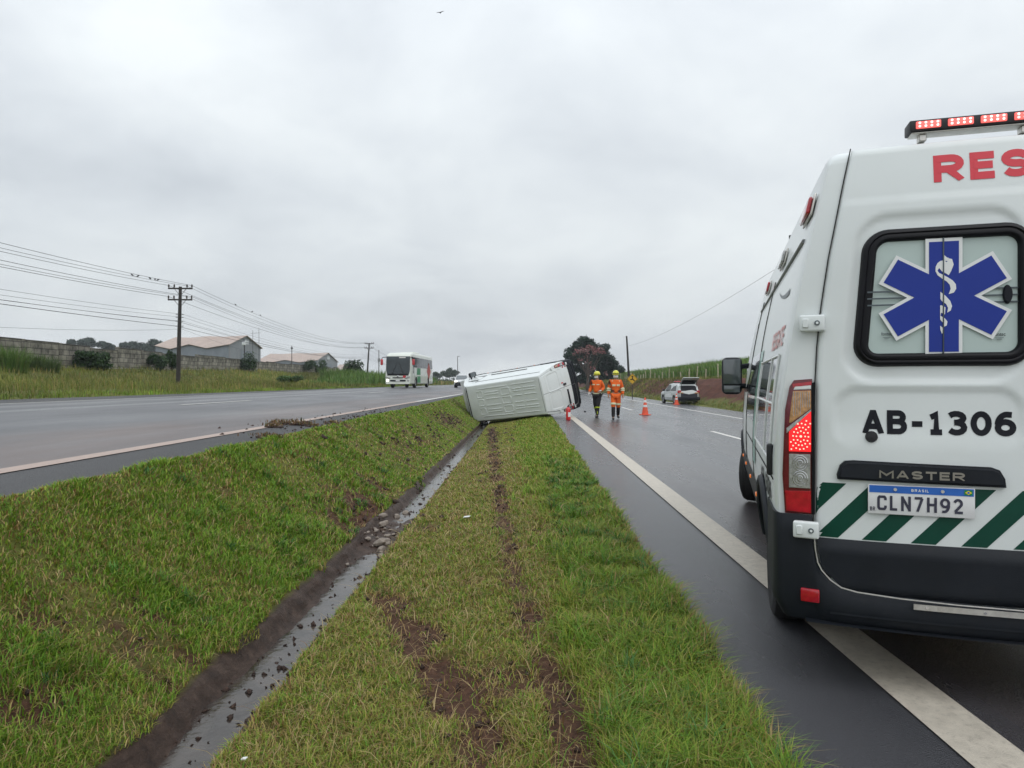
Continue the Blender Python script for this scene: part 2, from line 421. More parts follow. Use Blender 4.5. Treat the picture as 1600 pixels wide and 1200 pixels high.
RUT1 = np.array([(-1.5, 27), (-1.15, 22), (-.78, 15), (-.41, 9.5), (-.22, 6.6), (-.125, 5.1), (0, 4.25), (.08, 3.7), (.14, 3.2), (.175, 2.65), (.2, 1.8)])
RUT2 = np.array([(-.99, 4.8), (-.67, 4.1), (-.385, 3.33), (-.30, 3.05), (-.1, 2.4)])
def pdist(X, Y, P):
    d = np.full(np.shape(X), 1e9)
    for (x0, y0), (x1, y1) in zip(P[:-1], P[1:]):
        vx, vy = x1-x0, y1-y0
        t = np.clip(((X-x0)*vx+(Y-y0)*vy)/(vx*vx+vy*vy), 0, 1)
        d = np.minimum(d, np.hypot((X-x0-t*vx), (Y-y0-t*vy)*.9))
    return d
def dirt(X, Y):
    """0..1: how much the sward is torn open"""
    X = np.asarray(X, float); Y = np.asarray(Y, float)
    n = fnoise(X, Y, 3.2, 4); n2 = fnoise(X, Y, 9, 8); n3 = fnoise(X, Y, 1.3, 12)
    w1 = np.interp(Y, [2, 4, 8, 27], [.105, .10, .11, .17])
    a = np.clip(1.35-pdist(X, Y, RUT1)/w1, 0, 1)*np.clip(n*2.2+n2*1.8-1.1, 0, 1)
    b = np.clip(1.35-pdist(X, Y, RUT2)/.16, 0, 1)*np.clip(n*2.4-.55, 0, 1)
    c = np.clip((n-.55)*6, 0, 1)*np.clip((n3-.40)*5, 0, 1)*np.where(X < .3, .62, .2)      # scattered tears
    # torn bank beside the ditch where the van went through
    g = np.exp(-(((X+1.75)/.35)**2+((Y-7.3)/1.2)**2))*1.2+np.exp(-(((X+2.3)/.5)**2+((Y-14)/3.0)**2))*.6+np.exp(-(((X+2.6)/.5)**2+((Y-23)/3.5)**2))*.9
    g = np.clip(g*np.clip(n2*2.2-.35, 0, 1.2), 0, 1)
    return np.clip(np.maximum.reduce([a, b, c, g]), 0, 1)

ys = np.concatenate([np.arange(-7, 1, .4), np.arange(1, 9, .07), np.arange(9, 16, .16), np.arange(16, 42, .4), np.arange(42, 150, 2.0), np.arange(150, 330, 12), np.linspace(330, 900, 14)])
_rows = []
for Y in ys:
    P = profile(Y); xs_, zs_, md, rd = [], [], [], []
    for i in range(NP_-1):
        for k in range(SUB[i]):
            t = k/SUB[i]
            xs_.append(P[i][0]*(1-t)+P[i+1][0]*t); zs_.append(P[i][1]*(1-t)+P[i+1][1]*t)
            md.append(ZMUD[i]*(1-t)+ZMUD[i+1]*t); rd.append(ZRED[i]*(1-t)+ZRED[i+1]*t)
    xs_.append(P[-1][0]); zs_.append(P[-1][1]); md.append(0); rd.append(0)
    _rows.append((xs_, zs_, md, rd))
GX = np.array([r[0] for r in _rows]); GZ = np.array([r[1] for r in _rows]); GM = np.array([r[2] for r in _rows]); GR = np.array([r[3] for r in _rows])
GY = np.repeat(ys[:, None], GX.shape[1], 1)
# the ditch lips and walls wander a little
_c0, _c1 = sum(SUB[:12]), sum(SUB[:15])
_wob = (fnoise(GY*0+2.2, GY, 2.6, 15)-.5)*.055+(fnoise(GX*3, GY, 9, 16)-.5)*.035
_k = np.zeros(GX.shape[1]); _k[_c0+2:_c1+1] = 1; _k[_c0+1] = .6; _k[_c1+1] = .5
GX = GX+_wob*_k[None]*(GY < 40)
# relief: small in the median, larger out on the verges; none below the carriageways
onL = np.zeros_like(GX, bool); onR = (GX > 1.0) & (GX < 11.6); med = np.zeros_like(GX, bool)
for r, Y in enumerate(ys):
    xk = LP('k', Y)[0]; xg = LP('g', Y)[0]
    onL[r] = (GX[r] > xk-.1) & (GX[r] < xg+.02); med[r] = (GX[r] >= xg+.02) & (GX[r] <= 1.0)
DR = np.where(med & (GY < 60), dirt(GX, GY), 0)
rel = np.where(med, (fnoise(GX, GY, 4, 1)-.5)*.05*(1-.6*GM)+(fnoise(GX, GY, 14, 2)-.5)*.03, 0)
rel -= DR*.035
far = ~(med | onL | onR)
rel = np.where(far, (fnoise(GX, GY, .35, 3)-.5)*.28+(fnoise(GX, GY, 1.6, 6)-.5)*.14*(1+2*GR), rel)
GZ2 = GZ+np.where(onL | onR, 0, rel)
# soil and rubble fallen into the ditch where the van tore the bank
GZ2 = GZ2+np.clip(GM*1.3, 0, 1)*np.exp(-((GY-7.0)/.75)**2)*(.05+.06*fnoise(GX, GY, 7, 61))
nr, nc = GX.shape
idx = np.arange(nr*nc).reshape(nr, nc)
F4 = np.stack([idx[:-1, :-1], idx[:-1, 1:], idx[1:, 1:], idx[1:, :-1]], -1).reshape(-1, 4)

def ground_z(x, y):
    r = int(np.clip(np.searchsorted(ys, y)-1, 0, nr-2)); t = (y-ys[r])/(ys[r+1]-ys[r])
    return float(np.interp(x, GX[r], GZ2[r])*(1-t)+np.interp(x, GX[r+1], GZ2[r+1])*t)
def ground_zv(x, y):
    """vectorised"""
    r = np.clip(np.searchsorted(ys, y)-1, 0, nr-2); t = (y-ys[r])/(ys[r+1]-ys[r])
    o = np.empty(len(x))
    for k in np.unique(r):
        s = r == k
        o[s] = np.interp(x[s], GX[k], GZ2[k])*(1-t[s])+np.interp(x[s], GX[k+1], GZ2[k+1])*t[s]
    return o

def ground_mat():
    m = bpy.data.materials.new('ground_soil_and_sward'); m.use_nodes = True; nt = m.node_tree; b = nt.nodes['Principled BSDF']
    N = nt.nodes.new; L = nt.links.new
    tc = N('ShaderNodeTexCoord')
    def nz(s, d=6, r=.6):
        n = N('ShaderNodeTexNoise'); n.inputs['Scale'].default_value = s; n.inputs['Detail'].default_value = d; n.inputs['Roughness'].default_value = r
        L(tc.outputs['Object'], n.inputs['Vector']); return n.outputs['Fac']
    def ramp(f, st):
        r = N('ShaderNodeValToRGB'); L(f, r.inputs[0]); el = r.color_ramp.elements
        while len(el) < len(st): el.new(.5)
        for e_, (p, c) in zip(el, st): e_.position = p; e_.color = (*c, 1)
        return r.outputs[0]
    def mixc(f, a, c2):
        n = N('ShaderNodeMixRGB'); L(f, n.inputs[0]); L(a, n.inputs[1]); L(c2, n.inputs[2]); return n.outputs[0]
    sward = ramp(nz(1.3, 8, .68), [(.3, (.06, .095, .014)), (.5, (.11, .125, .025)), (.7, (.17, .135, .045))])
    soil = ramp(nz(22, 8, .7), [(.3, (.034, .016, .010)), (.55, (.095, .047, .028)), (.8, (.16, .088, .055))])
    mud = ramp(nz(11, 9, .75), [(.3, (.022, .013, .009)), (.52, (.06, .037, .027)), (.75, (.13, .088, .066))])
    red = ramp(nz(1.1, 9, .72), [(.28, (.035, .012, .008)), (.5, (.085, .03, .018)), (.72, (.13, .055, .035))])
    def attr(n_):
        a = N('ShaderNodeAttribute'); a.attribute_name = n_; return a.outputs['Fac']
    def thr(f, lo, hi):
        n = N('ShaderNodeMapRange'); n.inputs[1].default_value = lo; n.inputs[2].default_value = hi; L(f, n.inputs[0]); return n.outputs[0]
    c = mixc(thr(attr('dirt'), .15, .6), sward, soil)
    c = mixc(thr(attr('mud'), .2, .8), c, mud)
    ad = N('ShaderNodeMath'); ad.operation = 'MULTIPLY_ADD'; L(nz(.9, 7, .7), ad.inputs[0]); ad.inputs[1].default_value = 1.1; L(attr('red'), ad.inputs[2])
    c = mixc(thr(ad.outputs[0], .78, 1.0), c, red)
    L(c, b.inputs['Base Color'])
    rg = thr(attr('mud'), 0, 1); mr = N('ShaderNodeMapRange'); mr.inputs[3].default_value = .9; mr.inputs[4].default_value = .5; L(rg, mr.inputs[0]); L(mr.outputs[0], b.inputs['Roughness'])
    b.inputs['Specular IOR Level'].default_value = .25
    bp = N('ShaderNodeBump'); bp.inputs['Strength'].default_value = .7; bp.inputs['Distance'].default_value = .03; L(nz(45, 8, .75), bp.inputs['Height']); L(bp.outputs[0], b.inputs['Normal'])
    return m
gnd = npobj('ground', np.stack([GX, GY, GZ2], -1).reshape(-1, 3), F4, None, ground_mat(), smooth=True,
            attrs=dict(dirt=DR.ravel(), mud=GM.ravel(), red=GR.ravel()))
tag(gnd, kind='structure')

# ------------------------------------------------------------------ roads
def asphalt(name, cols, rough=(.26, .5), red=None, tracks=(), agg=170, wet=.55, bd=.006, bst=.42):
    m = bpy.data.materials.new(name); m.use_nodes = True; nt = m.node_tree; b = nt.nodes['Principled BSDF']
    N = nt.nodes.new; L = nt.links.new
    tc = N('ShaderNodeTexCoord')
    def nz(s, d=6, r=.6, sc=(1, 1, 1)):
        mp = N('ShaderNodeMapping'); mp.inputs['Scale'].default_value = sc; L(tc.outputs['Object'], mp.inputs[0])
        n = N('ShaderNodeTexNoise'); n.inputs['Scale'].default_value = s; n.inputs['Detail'].default_value = d; n.inputs['Roughness'].default_value = r
        L(mp.outputs[0], n.inputs['Vector']); return n.outputs['Fac']
    at = N('ShaderNodeAttribute'); at.attribute_name = 'lat'; lat = at.outputs['Fac']   # metres across the carriageway
    def band(c0, w_):
        a = N('ShaderNodeMath'); a.operation = 'SUBTRACT'; L(lat, a.inputs[0]); a.inputs[1].default_value = c0
        a2 = N('ShaderNodeMath'); a2.operation = 'ABSOLUTE'; L(a.outputs[0], a2.inputs[0])
        r = N('ShaderNodeMapRange'); r.inputs[1].default_value = w_; r.inputs[2].default_value = w_*.25; r.interpolation_type = 'SMOOTHSTEP'; L(a2.outputs[0], r.inputs[0]); return r.outputs[0]
    r1 = N('ShaderNodeValToRGB'); L(nz(agg, 3, .7), r1.inputs[0]); el = r1.color_ramp.elements
    el[0].position = .3; el[0].color = (*cols[0], 1); el[1].position = .75; el[1].color = (*cols[1], 1)
    big = nz(.5, 7, .62, (1, .25, 1))
    r2 = N('ShaderNodeMapRange'); r2.inputs[3].default_value = .72; r2.inputs[4].default_value = 1.3; L(big, r2.inputs[0])
    mu = N('ShaderNodeVectorMath'); mu.operation = 'SCALE'; L(r1.outputs[0], mu.inputs[0]); L(r2.outputs[0], mu.inputs['Scale'])
    c = mu.outputs[0]
    for c0, w_, col_, amt in (red or []):
        f = N('ShaderNodeMath'); f.operation = 'MULTIPLY'; L(band(c0, w_), f.inputs[0])
        g = N('ShaderNodeMapRange'); g.inputs[1].default_value = .32; g.inputs[2].default_value = .68; g.inputs[4].default_value = amt; L(nz(.8, 6, .6, (1, .3, 1)), g.inputs[0]); L(g.outputs[0], f.inputs[1])
        mx_ = N('ShaderNodeMixRGB'); L(f.outputs[0], mx_.inputs[0]); L(c, mx_.inputs[1]); mx_.inputs[2].default_value = (*col_, 1); c = mx_.outputs[0]
    L(c, b.inputs['Base Color'])
    rgh = N('ShaderNodeMapRange'); rgh.inputs[1].default_value = .3; rgh.inputs[2].default_value = .7; rgh.inputs[3].default_value = rough[0]; rgh.inputs[4].default_value = rough[1]
    L(nz(.9, 7, .6, (1, .2, 1)), rgh.inputs[0]); ro = rgh.outputs[0]
    for c0, w_, k in tracks:
        t = N('ShaderNodeMath'); t.operation = 'MULTIPLY'; L(band(c0, w_), t.inputs[0]); t.inputs[1].default_value = k
        s_ = N('ShaderNodeMath'); s_.operation = 'ADD'; L(ro, s_.inputs[0]); L(t.outputs[0], s_.inputs[1]); ro = s_.outputs[0]
    L(ro, b.inputs['Roughness'])
    b.inputs['Specular IOR Level'].default_value = .5
    b.inputs['Coat Weight'].default_value = wet*.3; b.inputs['Coat Roughness'].default_value = .22
    vo = N('ShaderNodeTexVoronoi'); vo.inputs['Scale'].default_value = agg*.7; vo.inputs['Randomness'].default_value = 1; L(tc.outputs['Object'], vo.inputs['Vector'])
    bp = N('ShaderNodeBump'); bp.inputs['Strength'].default_value = bst; bp.inputs['Distance'].default_value = bd; L(vo.outputs['Distance'], bp.inputs['Height'])
    bp2 = N('ShaderNodeBump'); bp2.inputs['Strength'].default_value = .07; bp2.inputs['Distance'].default_value = .02; L(nz(7, 5), bp2.inputs['Height']); L(bp.outputs[0], bp2.inputs['Normal'])
    L(bp2.outputs[0], b.inputs['Normal'])
    return m
M['road_r'] = asphalt('wet_asphalt_right', ((.026, .0265, .031), (.085, .084, .093)), (.19, .36), tracks=((3.0, .5, -.04), (4.6, .5, -.04), (6.5, .5, -.05), (8.1, .5, -.05)),
                      red=[(2.35, .8, (.075, .05, .044), .55)])
M['road_l'] = asphalt('wet_asphalt_left', ((.04, .04, .044), (.105, .101, .108)), (.34, .52), tracks=((3.6, 1.6, .05), (-8.0, .35, -.14), (-9.5, .35, -.10)),
                      red=[(-3.9, 1.7, (.13, .085, .07), .75)], wet=.3)
M['shoulder'] = asphalt('wet_shoulder', ((.014, .0145, .017), (.10, .10, .112)), (.17, .32), agg=300, wet=.6, bd=.006, bst=.8)
M['shoulder_l'] = asphalt('coarse_left_shoulder', ((.014, .014, .0155), (.085, .082, .082)), (.5, .7), agg=120, wet=.05, bd=.012, bst=1.0)

def sheet(name, lines, mats, yv, lift=0, thick=.12):
    """lines: list of functions Y->(x,z,lat); strip i uses mats[i]"""
    o_all = []
    for i in range(len(lines)-1):
        vs_, f_, la = [], [], []; nsub = 5
        for Y in yv:
            a, b_ = lines[i](Y), lines[i+1](Y)
            for k in range(nsub+1):
                t = k/nsub; vs_.append((a[0]*(1-t)+b_[0]*t, Y, a[1]*(1-t)+b_[1]*t+lift)); la.append(a[2]*(1-t)+b_[2]*t)
        n = nsub+1
        for r in range(len(yv)-1):
            for k in range(nsub): q = r*n+k; f_.append((q, q+1, q+n+1, q+n))
        o_all.append(tag(npobj(name[i], vs_, f_, None, mats[i], attrs=dict(lat=la), smooth=True), kind='structure'))
    return o_all
YV = np.concatenate([np.arange(-7, 40, .75), np.arange(40, 150, 4), np.arange(150, 901, 25)])
def rl(i): return lambda Y: (XR[i], ZR[i], XR[i])
sheet(['median_shoulder_pavement', 'carriageway', 'outer_shoulder_pavement'], [rl(0), rl(1), rl(3), rl(4)], [M['shoulder'], M['road_r'], M['shoulder']], YV)
# (the right carriageway has one plane fall; its lane line lies on it)
def ll(c, lat): return lambda Y: (*LP(c, Y), lat)
sheet(['verge_shoulder_pavement', 'carriageway', 'carriageway', 'narrow_shoulder_pavement'], [ll('k', -12.9), ll('f', -10.46), ll('d', -6.86), ll('e', -3.26), ll('g', -2.5)],
      [M['shoulder_l'], M['road_l'], M['road_l'], M['shoulder_l']], YV)
def linemat(name, col, wear):
    m = mat(name, col, .5, var=.12, vs=14, dirt=(.06, .055, .05), dirt_amt=wear, bump=.35, bs=160); return m
M['line'] = linemat('worn_road_paint', (.50, .45, .375), .55); M['line_w'] = linemat('white_road_paint', (.62, .6, .56), .45); M['line_d'] = linemat('muddy_road_paint', (.40, .30, .25), .5)
def strip(name, fn, y0, y1, wd, m_, step=.75):
    yv = np.arange(y0, y1+.01, step if y1-y0 > 10 else (y1-y0)/4); vs_, f_ = [], []
    for Y in yv:
        x, z = fn(Y); vs_ += [(x-wd/2, Y, z+.006), (x, Y, z+.007), (x+wd/2, Y, z+.006)]
    for r in range(len(yv)-1):
        q = r*3; f_ += [(q, q+1, q+4, q+3), (q+1, q+2, q+5, q+4)]
    return tag(npobj(name, vs_, f_, None, m_), kind='structure')
zrd = lambda x: float(np.interp(x, [XR[0], XR[1], XR[3], XR[4]], [ZR[0], ZR[1], ZR[3], ZR[4]]))
strip('edge_line', lambda Y: (1.74, zrd(1.74)), -7, 300, .25, M['line'], 3)
strip('edge_line', lambda Y: (9.12, zrd(9.12)), -7, 300, .15, M['line_w'], 3)
strip('edge_line', lambda Y: (LP('e', Y)[0], LP('e', Y)[1]), -7, 26, .2, M['line_d'], .75)
strip('edge_line', lambda Y: (LP('e', Y)[0], LP('e', Y)[1]), 26, 300, .2, M['line_w'], 3)
strip('edge_line', lambda Y: (LP('f', Y)[0], LP('f', Y)[1]), -7, 300, .15, M['line_w'], 3)
for k in range(-1, 9):
    strip('lane_dash', lambda Y: (5.53, zrd(5.53)), 17.3+20.6*k, 21.5+20.6*k, .14, M['line_w'])
    strip('lane_dash', lambda Y: (LP('d', Y)[0], LP('d', Y)[1]), 15.6+21.3*k, 19.9+21.3*k, .15, M['line_w'])

# ------------------------------------------------------------------ ditch water
def water_mat():
    m = mat('muddy_water', (.045, .036, .031), .10, var=.5, vs=6, bump=.25, bs=9, spec=.45); return m
vs_, f_ = [], []
yw = np.concatenate([np.arange(-3, 16, .15), np.arange(16, 60, .6)])
for Y in yw:
    dw = dv([1.53, 1.55, 1.69, 1.93, 1.95], Y); wl = -dv([.98, 1.0, 1.06, 1.15, 1.16], Y)*dw; wr = -dv([.80, .82, .90, 1.0, 1.0], Y)*dw
    z = CAMH-dw+.006
    vs_ += [(wl-.03, Y, z), (wr+.03, Y, z)]
for r in range(len(yw)-1): q = 2*r; f_.append((q, q+1, q+3, q+2))
tag(npobj('ditch_water', vs_, f_, None, water_mat()), kind='structure')
# ------------------------------------------------------------------ panel van (ambulance and the overturned one)
HWZ = ([.28, .42, .6, .8, 1.05, 1.35, 1.6, 1.8, 2.0, 2.2, 2.35, 2.52], [.93, .985, 1.015, 1.03, 1.03, 1.01, .975, .945, .905, .86, .825, .78])
def hw(z): return float(np.interp(z, *HWZ))
def xr(y, z): return .085*abs(y)**3+.05*(max(0, z-1.9)/.6)**2
YE = ([.44, .48, .553, .683, .8, 1.394, 1.574, 1.754, 1.99, 2.32, 2.5], [.70, .763, .839, .858, .858, .852, .844, .828, .795, .733, .695])
def yE(z): return float(np.interp(z, *YE))
VL = 6.2
def van_zt(x): return float(np.interp(x, [0, .05, .15, .5, VL-2.15, VL-1.85, VL-1.6, VL-.95, VL-.55, VL-.25, VL-.08, VL], [2.47, 2.505, 2.52, 2.525, 2.51, 2.46, 2.26, 1.52, 1.33, 1.14, .96, .8]))
def van_wf(x): return float(np.interp(x, [0, .06, .16, VL-1.3, VL-.7, VL-.3, VL-.1, VL], [.985, .996, 1, 1, .97, .9, .8, .68]))
def van_side(x, z, off=0): return hw(z)*van_wf(x)+off
XW_R, XW_F, RW = 1.02, 5.36, .345

def van_body_bm():
    bm = B(); rings = []
    xs = [0, .03, .08, .18, .4, .7, 1.02, 1.35, 1.8, 2.4, 3.0, 3.6, VL-2.15, VL-1.95, VL-1.85, VL-1.72, VL-1.6, VL-1.4, VL-1.15, VL-.95, VL-.75, VL-.55, VL-.4, VL-.25, VL-.15, VL-.08, VL-.03, VL]
    for i, x in enumerate(xs):
        zt, wf = van_zt(x), van_wf(x); r = min(.065, (zt-.4)*.25); half = []
        zb = .30 if x < VL-.3 else .34
        half.append((0.0, zb)); half.append((hw(zb)*wf*.6, zb)); half.append((hw(zb)*wf*.95, zb))
        for k in range(16):
            z = zb+.03+(zt-r-zb-.03)*k/15; half.append((hw(z)*wf, z))
        yc = hw(zt-r)*wf-r
        for k in range(1, 7):
            a = R2(90*k/6); half.append((yc+r*math.cos(a), zt-r+(r-.012)*math.sin(a)))
        for k in range(1, 7):
            y = yc*(1-k/6); half.append((y, zt-.012+.012*(1-(y/max(yc, .01))**2)))
        ring = [Vector((x, y, z)) for y, z in half]+[Vector((x, -y, z)) for y, z in half[-2:0:-1]]
        if i < 4:
            f = (1, .8, .55, .2)[i]
            for p in ring: p.x += xr(p.y, p.z)*f
        rings.append(ring)
    vs_ = loft(bm, rings, True, False)
    n = len(rings[0]); nh = n//2
    def cap(vv, curved, flip):
        # bridge left and right points of the end section; columns follow the convex rear
        L_ = vv[1:nh]; Rr = [vv[n-i] for i in range(1, nh)]
        prev = None
        for a, b_ in zip(L_, Rr):
            row = [a]
            for s in (.8, .6, .4, .2, 0, -.2, -.4, -.6, -.8):
                y = a.co.y*s; z = a.co.z
                row.append(bm.verts.new((xr(y, z) if curved else a.co.x+.10*(1-s*s), y, z)))
            row.append(b_)
            if prev:
                for k in range(len(row)-1):
                    f4 = (prev[k], prev[k+1], row[k+1], row[k]); bm.faces.new(f4 if not flip else f4[::-1])
            prev = row
            if a is L_[0]: bm.faces.new([vv[0]]+row)
        bm.faces.new([vv[nh]]+prev)
    cap(vs_[0], True, False); cap(vs_[-1], False, True)
    bmesh.ops.remove_doubles(bm, verts=bm.verts, dist=1e-5)
    bmesh.ops.recalc_face_normals(bm, faces=bm.faces)
    return bm

def boolean_cut(bm, cutters, mats, name, parent):
    """subtract cutter meshes from a body mesh and link the result as one object"""
    o = obj(name, bm, mats, None)
    cs = []
    for c in cutters:
        for f in c.faces: f.material_index = 1
        co = obj('cut', c, mats, None); cs.append(co)
        md = o.modifiers.new('b', 'BOOLEAN'); md.object = co; md.operation = 'DIFFERENCE'; md.solver = 'EXACT'
    dg = bpy.context.evaluated_depsgraph_get(); dg.update()
    me = bpy.data.meshes.new_from_object(o.evaluated_get(dg))
    me.name = name
    o.modifiers.clear(); old = o.data; o.data = me; bpy.data.meshes.remove(old)
    for co in cs:
        cm = co.data; bpy.data.objects.remove(co); bpy.data.meshes.remove(cm)
    me.shade_smooth(); me.set_sharp_from_angle(angle=R2(38))
    o.parent = parent
    return o

def wheel(parent, c, r, wd, side, rim='rim', n=32, spokes=6, rimr=.62, steer=0):
    """tyre with its rim as a sub-part; axis along y, side=+1 shows its face to +y"""
    bm = B(); ax = Matrix.Translation(c) @ Matrix.Rotation(steer, 4, 'Z') @ Matrix.Rotation(R2(-90)*side, 4, 'X')
    h = wd/2; rr = r*rimr
    prof = [(rr, -h*.8), (r*.86, -h), (r*.96, -h*.86), (r, -h*.6), (r*.985, -h*.3), (r, -h*.26), (r, h*.26), (r*.985, h*.3), (r, h*.6), (r*.96, h*.86), (r*.86, h), (rr*1.02, h*.86), (rr, h*.6), (rr*.98, -h*.5)]
    vs_ = loft(bm, [[ax @ Vector((q*math.cos(2*math.pi*k/n), q*math.sin(2*math.pi*k/n), a)) for k in range(n)] for q, a in prof], True, True)
    t = obj('wheel', bm, M['tyre'], parent)
    bm = B()
    lathe(bm, [(rr*.99, h*.7), (rr*.93, h*.72), (rr*.86, h*.45), (rr*.62, h*.30), (rr*.3, h*.5), (rr*.22, h*.72), (0.01, h*.74)], 24, ax)
    for k in range(spokes):
        a = 2*math.pi*(k+.5)/spokes
        p = ax @ Vector((rr*.66*math.cos(a), rr*.66*math.sin(a), h*.34)); q = ax @ Vector((rr*.66*math.cos(a), rr*.66*math.sin(a), h*.42))
        cyl(bm, p, q, rr*.12, n=8, mi=1)
    obj('rim', bm, [M[rim], M['black']], t)
    return t

# ---- rear-door surface with its pressed panels
def sdrr(y, z, y0, y1, z0, z1, r):
    cy, cz = (y0+y1)/2, (z0+z1)/2; qx = abs(y-cy)-(y1-y0)/2+r; qz = abs(z-cz)-(z1-z0)/2+r
    return math.hypot(max(qx, 0), max(qz, 0))+min(max(qx, qz), 0)-r
def sst(a, b_, x):
    t = min(1, max(0, (x-a)/(b_-a))); return t*t*(3-2*t)
def door_off(y, z):
    ay = abs(y)
    yy = ay*(1+.13*(max(z, 1.45)-1.45))
    o_ = .014
    o_ -= .014*sst(.022, -.004, sdrr(yy, z, .045, .735, 1.425, 2.155, .13))      # window panel
    o_ -= .011*sst(.02, -.004, sdrr(ay, z, .05, .765, 1.115, 1.372, .09))*sst(1.1, 1.24, z)   # lower pressing fading downwards
    o_ += .006*sst(2.30, 2.27, z)*0
    if z > 2.2: o_ -= .004*sst(2.235, 2.25, z)
    ed = min(yE(z)-ay, ay-.004, 2.49-z)
    return o_*min(1, max(0, ed/.012))**.5 if ed < .012 else o_
def door_x(y, z): return xr(y, z)-door_off(y, z)-.002

AMB_TH = math.atan(324/FPX)
_o = RT*2.232+FW*3.019
AMB_O = Vector((_o.x, _o.y, zrd(_o.x)))
AMB_F = RT*math.sin(AMB_TH)+FW*math.cos(AMB_TH); AMB_L = -RT*math.cos(AMB_TH)+FW*math.sin(AMB_TH)
def RP(px, py, off=0.0, flat=False):
    """photo pixel -> (y,z) on the ambulance's rear"""
    d = RT*((px-800)/FPX)+FW; dz = -(py-HY)/FPX; X = 0
    for _ in range(14):
        t = (AMB_O.dot(AMB_F)+X)/d.dot(AMB_F); p = d*t-Vector((AMB_O.x, AMB_O.y, 0)); y = p.dot(AMB_L); z = CAMH+dz*t-AMB_O.z; X = xr(y, z)-off
    return y, z

